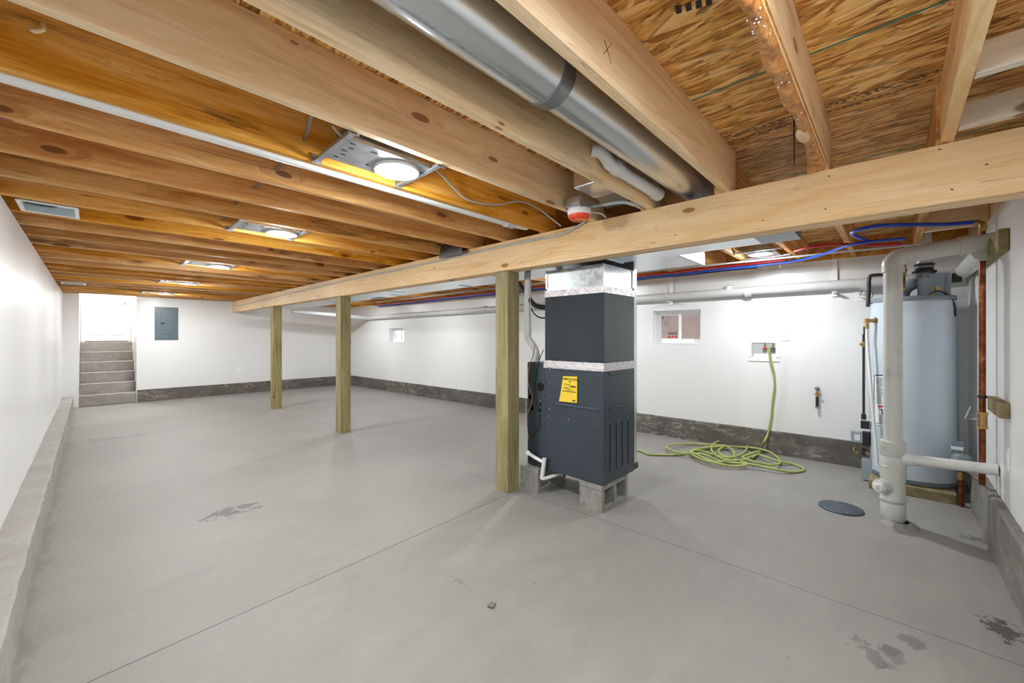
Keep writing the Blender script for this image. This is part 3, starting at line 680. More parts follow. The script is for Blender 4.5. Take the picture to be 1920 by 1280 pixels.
# long white pipe tucked against the joist
yj = JF[5] + 0.036
m = MB(); m.tube([(XL0 + 0.03, yj, 2.034), (2.00, yj, 2.034)], 0.033, 20); m.tube([(2.00, yj, 2.034), (2.12, yj, 2.04), (2.17, yj + 0.02, 2.055), (2.20, yj + 0.04, 2.10), (2.20, yj + 0.04, 2.2)], 0.030, 18, 4)
r = m.build('drain_pipe', M['pvc']); tag(r, 'long white plastic pipe running along the underside of a joist to the beam', 'pipe')
MB().lathe((1.93, yj, 2.034), [(0.033, 0), (0.039, 0.003), (0.039, 0.08), (0.033, 0.083)], 20, (1, 0, 0)).build('coupling', M['pvcold'], r)
# metal-clad cable threading through joists at a fairly constant x
def wire(name, pts, rr, mat, label, cat='cable', seg=8, sub=6, group=None):
    o = MB().tube(pts, rr, seg, sub).build(name, mat); return tag(o, label, cat, group)
cab = [at(597, 175, 'Y', JF[4] + 0.02)]
for j, (u, v) in enumerate([(570, 262), (517, 318), (476, 353), (440, 382), (416, 412)]):
    h = at(u, v, 'Y', JF[5 + j] - JT); cab += [h, h + Vector((0.0, JT, 0.004)), h + Vector((0.012, JT + 0.16, 0.012))]
wire('armored_cable', cab, 0.008, M['armor'], 'gray armored cable threaded through the joists beside the lights', sub=4)
# cables at the first light
A = lambda u, v, y: at(u, v, 'Y', y)
wire('lamp_cable', [A(624, 236, 1.62), A(640, 255, 1.62), A(660, 268, 1.65), A(684, 276, 1.66)], 0.006, M['cable'], 'short gray cable curling into the nearest recessed light')
wire('lamp_cable', [A(815, 316, 1.70), A(830, 330, 1.76), A(850, 352, 1.80), A(880, 376, 1.81), A(930, 384, 1.81), A(965, 378, 1.81), A(990, 381, 1.81), A(1015, 395, 1.80), A(1052, 424, 1.72)], 0.006, M['cable'], 'gray cable draping from the nearest recessed light toward the beam')
# small plastic staples on joists
o = MB().tube([A(57, 52, 1.815), A(62, 58, 1.80), A(73, 58, 1.80), A(81, 54, 1.80), A(80, 44, 1.833)], 0.006, 8, 4)
tag(o.build('cable_hook', M['hook']), 'cream plastic hook on the joist face at top left', 'hook')
# duct boots in the ceiling by the left wall
def boot(px, label, w=0.24, d=0.30):
    x0 = LX + 0.045; cy = px; r = thing('ceiling_register', (x0 + w / 2, cy, JZ), label, 'air vent', 'ceiling registers by the left wall')
    x1 = x0 + w; y0, y1 = cy - d / 2, cy + d / 2; f = 0.018; z = JZ - 0.004
    m = MB(); m.box(x0, y0, z, x1, y0 + f, JZ + 0.001); m.box(x0, y1 - f, z, x1, y1, JZ + 0.001); m.box(x0, y0 + f, z, x0 + f, y1 - f, JZ + 0.001); m.box(x1 - f, y0 + f, z, x1, y1 - f, JZ + 0.001); m.build('flange', M['vinyl'], r)
    m = MB(); zt = JZ + 0.045
    for a in ((x0 + f - .002, y0 + f, x0 + f, y1 - f), (x1 - f, y0 + f, x1 - f + .002, y1 - f), (x0 + f, y0 + f - .002, x1 - f, y0 + f), (x0 + f, y1 - f, x1 - f, y1 - f + .002)): m.box(a[0], a[1], JZ + 0.001, a[2], a[3], zt)
    m.box(x0 + f, y0 + f, zt, x1 - f, y1 - f, zt + 0.002); m.build('boot', M['boot'], r)
    m = MB(); m.lathe((x0 + w * 0.35, cy, zt - 0.001), [(0.07, 0), (0.066, 0.0), (0.066, -0.02), (0.07, -0.02), (0.07, 0)], 24); m.build('collar', M['sleeve'], r)
boot((JF[9] + JF[10] - JT) / 2 - 0.0, 'white-edged metal air boot by the left wall, nearer the camera')
yb2 = at(120, 530, 'Z', JZ).y; boot(bay_mid(yb2), 'white-edged metal air boot by the left wall, nearer the stairs')
# galvanized boot squeezed over the beam and dark stub beyond
xs = at(1095, 345, 'Y', 1.20).x
r = thing('duct_boot', (2.0, 1.22, 2.05), 'flat shiny duct fitting between joists above the smoke alarm', 'duct')
m = MB(); m.box(1.86, 1.12, 2.075, 2.08, 1.30, 2.21, 0.008); m.build('duct_box', M['duct'], r)
m = MB(); m.hexa([(2.08, 1.13, 2.08), (2.26, 1.16, 2.06), (2.26, 1.32, 2.06), (2.08, 1.29, 2.08), (2.08, 1.13, 2.2), (2.26, 1.16, 2.19), (2.26, 1.32, 2.19), (2.08, 1.29, 2.2)]); m.build('duct_taper', M['sleeve'], r)
# boot wrapped over the beam top, between joists
ya = at(838, 470, 'X', 2.24).y; ya = 2.86; r = thing('duct_elbow', (bx(ya), ya, JZ - 0.04), 'bent dark sheet metal elbow sticking out over the beam beside a joist', 'duct')
m = MB(); vs = []; fs = []; k0 = 10
for i in range(k0 + 1):
    t = i / k0 * math.pi * 0.5; rr = 0.15
    for y in (2.70, 3.03): vs.append((bx(2.86) + 0.06 - rr * math.cos(t) * 0.55 - 0.04 , y + (0.02 if i > 5 else 0), JZ - 0.045 + rr * math.sin(t)))
for i in range(k0): fs.append((2 * i, 2 * i + 1, 2 * i + 3, 2 * i + 2))
m.add(vs, fs, True); m.add([(p[0] + 0.004, p[1], p[2] + 0.002) for p in vs], [tuple(reversed(f)) for f in fs], True)
m.tube([(bx(2.86) + 0.10, 2.86, JZ + 0.10), (bx(2.86) - 0.02, 2.86, JZ + 0.10)], 0.09, 28); m.build('elbow_skin', M['sleeve'], r)
# conduit along the beam + smoke alarm
cp = [atb(u, v, 0.007) for u, v in [(445, 574), (540, 551), (640, 528), (735, 508), (826, 488), (900, 471), (993, 451), (1050, 440)]]
sd = Vector((0, 0, 0)); SA = at(1086, 402, 'Y', 1.42)
SA = Vector((bx(1.42) - 0.175, 1.40, 0)); 
SA = at(1086, 400, 'Z', 1.985)
cp += [atb(1085, 423, 0.012), atb(1103, 409, 0.03), SA + Vector((0.085, -0.0, 0.015)), SA + Vector((0.06, 0, 0.055))]
wire('beam_cable', cp, 0.0085, M['cable'], 'gray cable stapled along the face of the main beam', seg=10)
r = thing('smoke_alarm', SA, 'white smoke alarm with an orange and yellow cover hanging by the beam', 'smoke alarm')
m = MB(); m.lathe(SA, [(0.0, 0.022), (0.066, 0.022), (0.070, 0.016), (0.068, -0.012), (0.062, -0.016)], 36); m.build('base', M['white'], r)
m = MB(); m.lathe(SA, [(0.066, -0.010), (0.066, -0.020), (0.058, -0.034), (0.046, -0.041), (0.0, -0.042)], 36); m.build('dust_cover', M['orange'], r)
m = MB(); m.poly([SA + Vector((0.046 * math.cos(a), 0.046 * math.sin(a), -0.0425)) for a in [math.radians(170 + 10 * k) for k in range(15)]], (0, 0, -0.001)); m.build('cover_print', M['amber'], r)
r2 = thing('junction_box', SA + Vector((0, 0, 0.03)), 'small steel electrical box holding the smoke alarm', 'electrical box')
m = MB(); m.box(SA.x - 0.06, SA.y - 0.045, SA.z + 0.024, SA.x + 0.05, SA.y + 0.045, SA.z + 0.07, 0.003); m.build('box_body', M['zinc'], r2)
m = MB(); m.box(SA.x - 0.075, SA.y - 0.05, SA.z + 0.03, SA.x - 0.062, SA.y + 0.05, SA.z + 0.075); m.build('bracket', M['zinc'], r2)
m = MB(); m.cyl((SA.x + 0.02, SA.y, SA.z + 0.0705), (SA.x + 0.02, SA.y, SUB - 0.002), 0.007, 10); m.build('conduit_stub', M['cable'], r2)
wire('alarm_cable', [SA + Vector((0.055, 0, 0.05)), A(1130, 384, SA.y - 0.10), A(1165, 379, SA.y - 0.22), A(1190, 384, SA.y - 0.28), (bx(1.1) + 0.06, 1.125, 2.04)], 0.010, M['cable'], 'thick gray cable arching from the alarm box over the beam')
wire('alarm_cable', [SA + Vector((0.056, 0.02, 0.03)), at(1125, 400, 'X', SA.x + 0.1), at(1136, 408, 'X', SA.x + 0.15)], 0.004, M['whitecable'], 'thin white wire from the alarm box to the beam top')
p = at(1494, 285, 'Y', 0.32); wire('nail_rod', [(p.x, 0.33, SUB - 0.002), (p.x, 0.33, 2.03)], 0.003, M['blackpipe'], 'thin black nail rod hanging from the subfloor above the beam', 'nail', 6, 0)

# ------------------------------------------------------------------ furnace
FX0, FX1, FY0, FY1, FZ0, FZ1 = 2.50, 2.965, 1.485, 2.21, 0.192, 1.045
fr = thing('furnace', ((FX0 + FX1) / 2, (FY0 + FY1) / 2, FZ0), 'tall dark blue-gray furnace with coil box standing on concrete blocks', 'furnace')
MB().box(FX0, FY0, FZ0, FX1, 2.095, FZ1, 0.006).build('cabinet', M['furn'], fr)
door2 = MB().box(FX0 + 0.004, 2.097, FZ0 + 0.004, FX1 - 0.004, FY1, FZ1 - 0.004, 0.010).build('burner_door', M['furndark'], fr)
fa = lambda u, v, o=0.0: at(u, v, 'X', FX0 - o)
m = MB()
for (u, v, ry) in [(1014, 725, 0.036), (993.5, 744, 0.017), (996.5, 765, 0.02), (1013.5, 757.5, 0.013), (1013.5, 769, 0.015)]:
    p = fa(u, v); MB().lathe((FX0 - 0.001 + (0.005 if p.y > 2.097 else 0), p.y, p.z), [(0, 0), (ry, 0), (ry, 0.002)], 24, (1, 0, 0)).build('knockout_hole', M['hole'], fr)
m = MB()
for (u, v) in [(1030.5, 692), (1030.5, 717), (1030.5, 742), (1030, 767), (1028, 780), (1066, 786), (1121.5, 795), (1053.5, 892), (1111.5, 908), (1011, 880), (1007, 776.5), (1013, 751), (1013, 775)]:
    p = fa(u, v); MB().ball((FX0 - 0.001, p.y, p.z), 0.0055, 8, 6, (0.5, 1, 1)).build('screw', M['chrome'], fr)
for (u, v) in [(1141, 794), (1160, 788.5), (1178, 782.5), (1141, 909), (1160, 899), (1178, 889)]:
    p = at(u, v, 'Y', FY0); MB().ball((p.x, FY0 - 0.001, p.z), 0.0055, 8, 6, (1, 0.5, 1)).build('screw', M['chrome'], fr)
m = MB()    # pressed ribs
def rib(u0, v0, u1, v1, h=0.02):
    a, b = fa(u0, v0), fa(u1, v1); m.box(FX0 - 0.004, a.y, a.z - h / 2, FX0 + 0.001, b.y, a.z + h / 2, 0.0035)
a, b = fa(1042, 700), fa(1124, 706); m.box(FX0 - 0.003, a.y, 0.985, FX0 + 0.001, b.y, 1.012, 0.0025)
a = fa(1042, 763); m.box(FX0 - 0.005, a.y, 0.715, FX0 + 0.001, b.y, 0.735, 0.004)
m.box(FX0 + 0.07, FY0 - 0.004, 0.97, FX1 - 0.06, FY0 + 0.001, 1.01, 0.003); m.box(FX0 + 0.07, FY0 - 0.005, 0.715, FX1 - 0.06, FY0 + 0.001, 0.742, 0.004)
for x in (2.60, 2.69, 2.78, 2.87): m.box(x - 0.014, FY0 - 0.005, 0.27, x + 0.014, FY0 + 0.001, 0.61, 0.004)
m.box(FX0 - 0.0015, 2.02, FZ0 + 0.02, FX0 + 0.001, 2.024, FZ1 - 0.02)
m.build('pressed_ribs', M['furn'], fr)
MB().box(FX1 + 0.001, FY0 + 0.004, 0.25, FX1 + 0.05, 2.17, 1.60, 0.004).build('filter_rack', M['duct'], fr)
MB().box(FX1 + 0.001, FY0 - 0.002, 0.20, FX1 + 0.062, 2.18, 0.248, 0.004).build('rack_base', M['furn'], fr)
CZ1 = 1.585
MB().box(FX0 + 0.004, FY0 + 0.002, FZ1 + 0.001, FX1 - 0.006, 2.022, CZ1, 0.004).build('coil_cabinet', M['emboss'], fr)
def tape(z0, z1, x0, y0, x1, y1, lip):
    m = MB(); random.seed(int(z0 * 1000)); n = 34
    def strip(P0, P1, nrm):
        vs = []; fs = []
        for i in range(n + 1):
            p = Vector(P0).lerp(Vector(P1), i / n)
            for k, z in enumerate((z0, (z0 * 2 + z1) / 3, (z0 + z1 * 2) / 3, z1)): vs.append(p + Vector(nrm) * ((lip if k < 2 else 0.003) + random.uniform(0, 0.0025)) + UP * (z + random.uniform(-0.0012, 0.0012)))
        for i in range(n):
            for k in range(3): b = i * 4 + k; fs.append((b, b + 4, b + 5, b + 1))
        m.add(vs, fs, False)
    strip((x0, y1, 0), (x0, y0 - lip, 0), (-1, 0, 0)); strip((x0 - lip, y0, 0), (x1, y0, 0), (0, -1, 0)); m.build('foil_tape', M['foil'], fr)
tape(1.003, 1.062, FX0, FY0, FX1, 2.028, 0.004); tape(1.563, 1.612, FX0 + 0.004, FY0 + 0.002, FX1 - 0.006, 2.022, 0.003)
pl = MB().hexa([(FX0 + 0.012, FY0 + 0.012, CZ1), (FX1 - 0.012, FY0 + 0.012, CZ1), (FX1 - 0.012, 2.005, CZ1), (FX0 + 0.012, 2.005, CZ1), (FX0 + 0.012, FY0 + 0.012, 1.772), (FX1 - 0.012, FY0 + 0.012, 1.772), (FX1 - 0.012, 2.005, 1.772), (FX0 + 0.012, 2.005, 1.772)]).build('plenum', M['galv'], fr)
for q_ in ((FX0 + 0.004, FY0 + 0.004, FX0 + 0.018, FY0 + 0.018), (FX0 + 0.004, 2.0, FX0 + 0.018, 2.013), (FX1 - 0.02, FY0 + 0.004, FX1 - 0.006, FY0 + 0.018)): MB().box(q_[0], q_[1], 1.63, q_[2], q_[3], 1.772).build('corner_seam', M['duct'], fr)
# yellow energy label
la, lb, lc, ld = fa(1056, 705), fa(1083, 705.5), fa(1083, 755), fa(1051, 751.5)
la.x = lb.x = FX0 - 0.004; m = MB(); vs = []; fs = []
for i in range(9):
    t = i / 8; L = la.lerp(ld, t); R_ = lb.lerp(lc, t); b = 0.004 + 0.016 * t * t
    L.x = FX0 - b; R_.x = FX0 - 0.004 - 0.004 * t; vs += [L, R_]
for i in range(8): fs.append((2 * i, 2 * i + 1, 2 * i + 3, 2 * i + 2))
m.add(vs, fs, True); yl = m.build('energy_label', M['yellow'], fr, label='yellow card with a black heading')
cy_ = (la.y + lb.y) / 2; X_ = FX0 - 0.0105
text('ENERGYGUIDE', 0.0225, (FX0 - 0.0075, cy_, la.z - 0.026), (0, -1, 0), (0, 0, 1), M['ink'], yl)
m = MB()
m.poly([(FX0 - 0.008, cy_ - 0.008, la.z - 0.032), (FX0 - 0.008, cy_ + 0.008, la.z - 0.032), (FX0 - 0.008, cy_, la.z - 0.044)], (-0.001, 0, 0))
for (dy0, dy1, dz, hh) in [(-0.005, 0.05, 0.055, 0.003), (-0.055, -0.012, 0.066, 0.006), (-0.06, 0.0, 0.072, 0.002), (0.0, 0.058, 0.083, 0.003), (-0.03, 0.03, 0.096, 0.002), (-0.062, 0.066, 0.108, 0.003), (-0.055, -0.03, 0.17, 0.008)]:
    m.box(FX0 - 0.0135 - dz * 0.02, cy_ + dy0, la.z - dz - hh, FX0 - 0.012 - dz * 0.02, cy_ + dy1, la.z - dz)
m.build('label_print', M['ink'], yl)
# condensate trap and wires belong to the furnace
D = lambda u, v, x: at(u, v, 'X', x)
m = MB(); m.cyl(D(990, 849, 2.505), D(990, 849, 2.455), 0.019, 14); m.tube([D(990, 849, 2.465), D(1004, 858, 2.465), D(1020, 867, 2.465)], 0.014, 14)
m.tube([D(1021, 859, 2.465), D(1019, 875, 2.465), D(1016, 897, 2.465)], 0.017, 14); m.tube([D(1016, 895, 2.465), D(1020, 897, 2.472), Vector((2.60, 1.93, 0.155)), Vector((2.72, 1.90, 0.15))], 0.014, 14, 3)
m.build('condensate_trap', M['pvc'], fr)
m = MB(); m.tube([D(1003, 648, 2.50), D(1000, 664, 2.494), D(993, 686, 2.494), D(990, 715, 2.494), D(998, 742, 2.49), D(995, 762, 2.49), D(988.5, 778, 2.49), D(989, 800, 2.49), D(991, 822, 2.494)], 0.0035, 6, 5); m.build('red_wire', M['redwire'], fr)
m = MB(); m.tube([D(1019, 655, 2.49), D(1009, 682, 2.494), D(1004, 710, 2.494), D(1004, 745, 2.494), D(1010, 768, 2.494), D(1012, 790, 2.49), D(1006, 808, 2.49), D(992, 822, 2.494)], 0.0035, 6, 5); m.build('black_wire', M['black'], fr)
# blocks under it
def cinder(x0, y0, label, w=0.37, d=0.19, h=0.19):
    r = thing('concrete_block', (x0 + w / 2, y0 + d / 2, 0), label, 'concrete block', 'blocks under the furnace'); t = 0.034; m = MB()
    m.box(x0, y0, 0, x0 + w, y0 + d, t, 0.002); m.box(x0, y0, h - t, x0 + w, y0 + d, h, 0.002)
    for a in (x0, x0 + w / 2 - t / 2, x0 + w - t): m.box(a, y0, t, a + t, y0 + d, h - t)
    m.box(x0 - 0.004, y0, 0, x0, y0 + d, 0.04); m.box(x0 - 0.004, y0, h - 0.03, x0, y0 + d, h - 0.012)
    m.build('block_body', M['cinder'], r); return r
cinder(2.492, 1.492, 'hollow concrete block under the front corner of the furnace, two holes showing')
cinder(2.46, 2.055, 'gray concrete block under the back of the furnace beside the post')
# flue, second elbow, refrigerant line
r = thing('flue_pipe', (2.60, 2.13, FZ1), 'white plastic furnace flue with an offset elbow behind the near post', 'pipe')
q = lambda u, v: D(u, v, 2.58)
m = MB(); m.tube([q(989.5, 500), q(989.5, 622), q(990.5, 633), q(999, 647), q(1004.5, 658), q(1005, 668), (q(1005, 678).x, q(1005, 678).y, FZ1 + 0.001)], 0.0285, 20, 4); m.build('flue_tube', M['pvcgray'], r)
a, b = q(989.5, 611), q(1005, 664); m = MB(); m.cyl(a, a - UP * 0.045, 0.034, 20); m.cyl(b, b - UP * 0.02, 0.034, 20); m.build('elbow_hub', M['pvcgray'], r)
m = MB(); m.tube([(2.80, 2.10, 1.79), (2.80, 2.09, 1.70), (2.79, 2.06, 1.66), (2.76, 2.035, 1.62)], 0.033, 18, 4); tag(m.build('intake_pipe', M['pvcgray']), 'curved pale gray pipe dropping beside the furnace plenum', 'pipe')
wire('refrigerant_line', [D(972, 530, 2.62), D(985, 548, 2.60), D(997, 566, 2.58), D(1008, 574, 2.56), (2.56, 2.027, D(1022, 577, 2.56).z)], 0.021, M['black'], 'fat black insulated refrigerant line entering the coil box', 'pipe', 14)
wire('coil_drain_line', [D(996, 578, 2.55), D(1002, 588, 2.54), D(1012, 595, 2.53), (2.53, 2.027, D(1021, 596, 2.53).z)], 0.006, M['black'], 'thin dark tube looping into the coil box', 'pipe')
wire('thermostat_wire', [D(992, 520, 2.52), D(995, 580, 2.51), D(996, 640, 2.50), D(991, 668, 2.49), D(988, 690, 2.48), D(986, 760, 2.485), D(987, 800, 2.49)], 0.002, M['whitecable'], 'thin pale wire hanging in front of the furnace flue', 'wire')

# ------------------------------------------------------------------ window-side ducts
DTOP = JZ - 0.004
r = thing('supply_trunk', (2.55, 5, 1.80), 'long shiny flat supply duct running beside the beam', 'duct')
dz = 1.797
def dq(ya, yb, a, b, z0, z1, sa=None):
    X = lambda y, o: 2.455 + o - 0.012 * (y - 0.4)
    return [(X(ya, a), ya, z0), (X(ya, b), ya, z0), (X(yb, b), yb, z0), (X(yb, a), yb, z0), (X(ya, a), ya, z1), (X(ya, b), ya, z1), (X(yb, b), yb, z1), (X(yb, a), yb, z1)]
MB().hexa(dq(0.56, 9.7, 0, 0.275, dz, DTOP)).build('duct_run', M['duct'], r)
MB().hexa(dq(0.375, 0.559, -0.002, 0.278, dz - 0.003, DTOP)).build('end_cap', M['sleeve'], r)
m = MB()
for y in (1.45, 2.6, 4.4, 6.2, 8.0): MB().hexa(dq(y, y + 0.02, -0.004, 0.279, dz - 0.006, DTOP)).build('duct_cleat', M['duct'], r)
r = thing('return_duct', (3.2, 1.6, 1.86), 'wide shiny return duct over the furnace with a taped end', 'duct')
MB().box(2.86, 1.19, 1.862, 3.58, 2.05, DTOP, 0.003).build('duct_run', M['duct'], r); MB().box(2.85, 1.165, 1.858, 3.60, 1.189, DTOP, 0.002).build('end_cap', M['galv'], r)
m = MB(); m.box(2.985, 1.50, 1.60, 3.03, 2.05, 1.861); m.build('drop_duct', M['duct'], r)
r = thing('return_duct', (2.95, 5.5, 1.84), 'long flat return duct beyond the supply trunk toward the far wall', 'duct')
MB().hexa(dq(2.06, 8.6, 0.31, 0.70, 1.842, DTOP)).build('duct_run', M['duct'], r)
m = MB()
for y in (3.6, 5.1, 6.6): MB().hexa(dq(y, y + 0.02, 0.306, 0.704, 1.838, DTOP)).build('duct_cleat', M['sleeve'], r)
for y in (5.6, 6.9): MB().hexa(dq(y, y + 0.25, 0.60, 0.712, 1.834, 1.90)).build('duct_clip', M['sleeve'], r)

# ------------------------------------------------------------------ pipes on the window wall
PZ = 1.735
r = thing('drain_main', (4.9, 3, PZ), 'long white plastic drain pipe along the top of the window wall', 'pipe')
PX = lambda y: wx(y) - 0.075
a0 = (PX(9.2), 9.2, PZ - 0.03)
m = MB(); m.tube([a0, (PX(-0.22), -0.22, PZ + 0.02)], 0.047, 22); m.build('pipe_run', M['pvcgray'], r)
m = MB(); m.tube([(PX(-0.2), -0.2, PZ + 0.02), (PX(-0.3) - 0.01, -0.31, PZ + 0.02), (PX(-0.36) - 0.06, -0.375, PZ + 0.022), (PX(-0.4) - 0.16, -0.395, PZ + 0.025), (3.74, -0.395, PZ + 0.03)], 0.050, 20, 4); m.build('corner_run', M['pvcold'], r)
for y in (1.15, 0.20, 3.4, 5.2): MB().tube([(PX(y + .03), y + 0.03, PZ), (PX(y - .03), y - 0.03, PZ)], 0.054, 22).build('coupling', M['pvcgray'], r)
y = 1.35; MB().tube([(PX(y), y, PZ), (PX(y) - 0.02, y - 0.02, PZ + 0.09)], 0.036, 18).build('wye_stub', M['pvc'], r)
for y in (0.42, 2.0, 4.3):
    m = MB(); m.box(PX(y) + 0.05, y - 0.02, PZ - 0.09, wx(y) - 0.003, y + 0.02, JZ - 0.002); m.box(PX(y) - 0.055, y - 0.015, PZ - 0.06, PX(y) + 0.05, y + 0.015, PZ - 0.052); m.build('hanger', M['vinyl'], r)
p0, p1 = Vector((PX(9.2), 9.2, PZ - 0.03)), Vector((3.0, 9.45, 1.80))
m = MB(); m.tube([p0 + Vector((0.0, -0.03, 0)), p0 + Vector((-0.07, 0.06, 0.005)), p1], 0.047, 20, 0); m.build('cross_run', M['pvcgray'], r)
# PEX bundle
def pex(name, off, zo, mat, label, y0=0.75, y1=9.0, rr=0.011):
    pts = []; k = 0; y = y0
    while y < y1: pts.append((4.56 + off + 0.006 * math.sin(y * 3 + off * 50), y, 1.965 + zo - 0.006 * math.sin(y * 5 + zo * 90) ** 2)); y += 0.35
    return wire(name, pts, rr, mat, label, 'water pipe', 10, 3)
pex('water_line', 0.0, 0.020, M['pexred'], 'red plastic water line along the joists above the window wall')
pex('water_line', 0.035, -0.004, M['pexblue'], 'blue plastic water line along the joists above the window wall', 1.0)
pex('water_line', 0.075, -0.010, M['black'], 'black line beside the blue water pipe above the window wall', 1.0, rr=0.013)
Z = lambda u, v, z=1.965: at(u, v, 'Z', z)
wire('water_line', [(4.595, 1.04, 1.961), Z(1480, 491), Z(1535, 479), Z(1590, 460), Z(1640, 452), Z(1696, 447, 1.97)], 0.011, M['pexblue'], 'blue water line sweeping up to the copper riser by the stack', 'water pipe', 10)
wire('water_line', [Z(1632, 453, 1.985), Z(1612, 446, 1.985), Z(1597, 438, 1.985), Z(1610, 431, 1.985), Z(1650, 423, 1.985), Z(1720, 421, 1.985), Z(1780, 420, 1.985), Z(1836, 415, 1.985)], 0.013, M['pexblue'], 'looping blue water line ending at the tall copper riser', 'water pipe', 10)
wire('water_line', [Z(1490, 471, 1.98), Z(1530, 461, 1.98), Z(1580, 458, 1.98), Z(1640, 459, 1.98), Z(1692, 457, 1.975)], 0.012, M['pexred'], 'red water line curving to the copper riser by the stack', 'water pipe', 10)
wire('gas_line', [(4.22, 8.0, 1.985), (4.25, 4.0, 1.985), Z(1190, 511, 1.985), Z(1400, 490, 1.985), Z(1600, 470, 1.985), Z(1700, 460, 1.985), Z(1822, 449, 1.985)], 0.009, M['cable'], 'straight pale gray conduit under the window-side joists', 'conduit', 10, 2)
for (u, v, lb_) in [(1410, 508, 'left'), (1437, 505, 'middle'), (1463, 500, 'right')]:
    p = Z(u, v, 1.94); m = MB(); m.tube([p + Vector((0.02, 0, 0.05)), p, p + Vector((-0.03, 0, 0.03))], 0.005, 8, 4)
    tag(m.build('pipe_hook', M['whitecable']), lb_ + ' one of three small plastic hooks holding the blue water line', 'hook', 'hooks on the water lines')

# ------------------------------------------------------------------ soil stack
SX, SY = 3.735, 0.005
r = thing('soil_stack', (SX, SY, 0), 'thick white plastic drain stack standing on the floor in front of the water heater', 'pipe')
zt = lambda v, d=2.70: CAMH + (CY - v) / FPX * d
ZT = 1.745
m = MB(); m.tube([(SX, SY, 0.40), (SX, SY, ZT - 0.02)], 0.049, 30); m.build('stack_pipe', M['pvcold'], r)
q_ = 0.755
def rs(pr): return [(x * q_, z) for x, z in pr]
m = MB(); m.lathe((SX, SY, 0), rs([(0.068, 0.0), (0.078, 0.02), (0.085, 0.03), (0.085, 0.130), (0.080, 0.135), (0.080, 0.16), (0.074, 0.175), (0.074, 0.185)]), 32); m.build('base_hub', M['pvcold'], r)
m = MB(); m.lathe((SX, SY, 0), rs([(0.074, 0.12), (0.086, 0.150), (0.091, 0.153), (0.091, 0.158), (0.084, 0.165), (0.084, 0.30), (0.088, 0.302), (0.088, 0.375), (0.092, 0.377), (0.092, 0.382), (0.088, 0.384), (0.088, 0.44), (0.084, 0.445), (0.087, 0.45), (0.087, 0.545), (0.066, 0.55), (0.060, 0.55)]), 32); m.build('wye_fitting', M['pvcold'], r)
co = Vector((SX, SY, 0)); dirc = -RT * 0.98 - FW * 0.1
m = MB(); c0 = co + UP * 0.245; m.tube([c0, c0 + dirc * 0.09], 0.040, 22); m.tube([c0 + dirc * 0.062, c0 + dirc * 0.105], 0.047, 22); m.build('cleanout', M['pvcold'], r)
m = MB(); m.tube([c0 + dirc * 0.105, c0 + dirc * 0.118], 0.037, 22); m.obox(c0 + dirc * 0.128, -RT, FW, UP, 0.012, 0.015, 0.015); m.build('cleanout_plug', M['pvc'], r)
bz = zt(858)
p0 = Vector((SX, SY, bz)); p1 = at(1872, 881, 'Y', NEARY + 0.004)
m = MB(); m.tube([p0, p0.lerp(p1, 0.16), p0.lerp(p1, 0.24)], [0.046, 0.046, 0.036], 20); m.tube([p0.lerp(p1, 0.2), p1], 0.033, 20); m.build('branch_pipe', M['pvcgray'], r)
m = MB(); m.tube([(SX, SY, ZT - 0.035), (SX, SY, ZT), (SX + 0.008, SY - 0.03, ZT + 0.035), (SX + 0.01, SY - 0.085, ZT + 0.05)], 0.056, 24, 4)
m.tube([(SX, SY, ZT - 0.06), (SX, SY, ZT - 0.03)], 0.058, 26); m.build('sweep_elbow', M['pvcold'], r)
m = MB(); m.tube([(SX + 0.01, SY - 0.07, ZT + 0.05), (SX + 0.02, NEARY + 0.004, ZT + 0.085)], 0.051, 26); m.build('cross_pipe', M['pvcold'], r)
MB().tube([(SX + 0.017, SY - 0.30, ZT + 0.07), (SX + 0.02, SY - 0.37, ZT + 0.077)], 0.058, 26).build('coupling', M['pvcold'], r)
m = MB(); m.lathe((SX - 0.03, SY - 0.03, 0), [(0.10, 0.0), (0.088, 0.012), (0.068, 0.026), (0.05, 0.026)], 26); m.build('mortar_collar', M['cinder'], r)

# ------------------------------------------------------------------ water heater
HX, HY, HR, HZ0 = 4.735, -0.105, 0.262, 0.075
r = thing('water_heater', (HX, HY, HZ0), 'tall pale blue-gray tank water heater in the corner behind the white stack', 'water heater')
HT = 1.545
m = MB(); m.lathe((HX, HY, 0), [(0.0, HZ0 + 0.04), (HR * 1.0, HZ0 + 0.04), (HR, HZ0 + 0.05), (HR * 0.99, 0.6), (HR * 0.975, HT - 0.04), (HR * 0.965, HT - 0.012), (HR * 0.95, HT - 0.004)], 64); m.build('tank', M['tank'], r)
m = MB(); m.lathe((HX, HY, 0), [(0, HZ0), (HR * 0.97, HZ0), (HR * 1.0, HZ0 + 0.01), (HR * 1.0, HZ0 + 0.038), (0, HZ0 + 0.04)], 64); m.build('base_ring', M['grayplastic'], r)
m = MB(); m.lathe((HX, HY, 0), [(HR * 0.975, HT - 0.006), (HR * 0.985, HT), (HR * 0.985, HT + 0.02), (HR * 0.95, HT + 0.03), (0, HT + 0.034)], 64); m.build('lid', M['tanktop'], r)
tp = HT + 0.034
hc = Vector((HX, HY, 0)); dn = (EYE - hc); dn.z = 0; dn.normalize(); rt = Vector((-dn.y, dn.x, 0)); rt = rt if rt.dot(RT) > 0 else -rt
def hp(a, b, z): return hc + rt * a + dn * b + UP * z     # a: screen-right, b: toward camera
def hq(a, b, z): return hp(a + 0.075, b, z)
m = MB(); m.obox(hq(0.035, 0.02, tp + 0.075), rt, dn, UP, 0.075, 0.075, 0.075); m.obox(hq(0.085, 0.03, tp + 0.09), rt, dn, UP, 0.06, 0.06, 0.085)
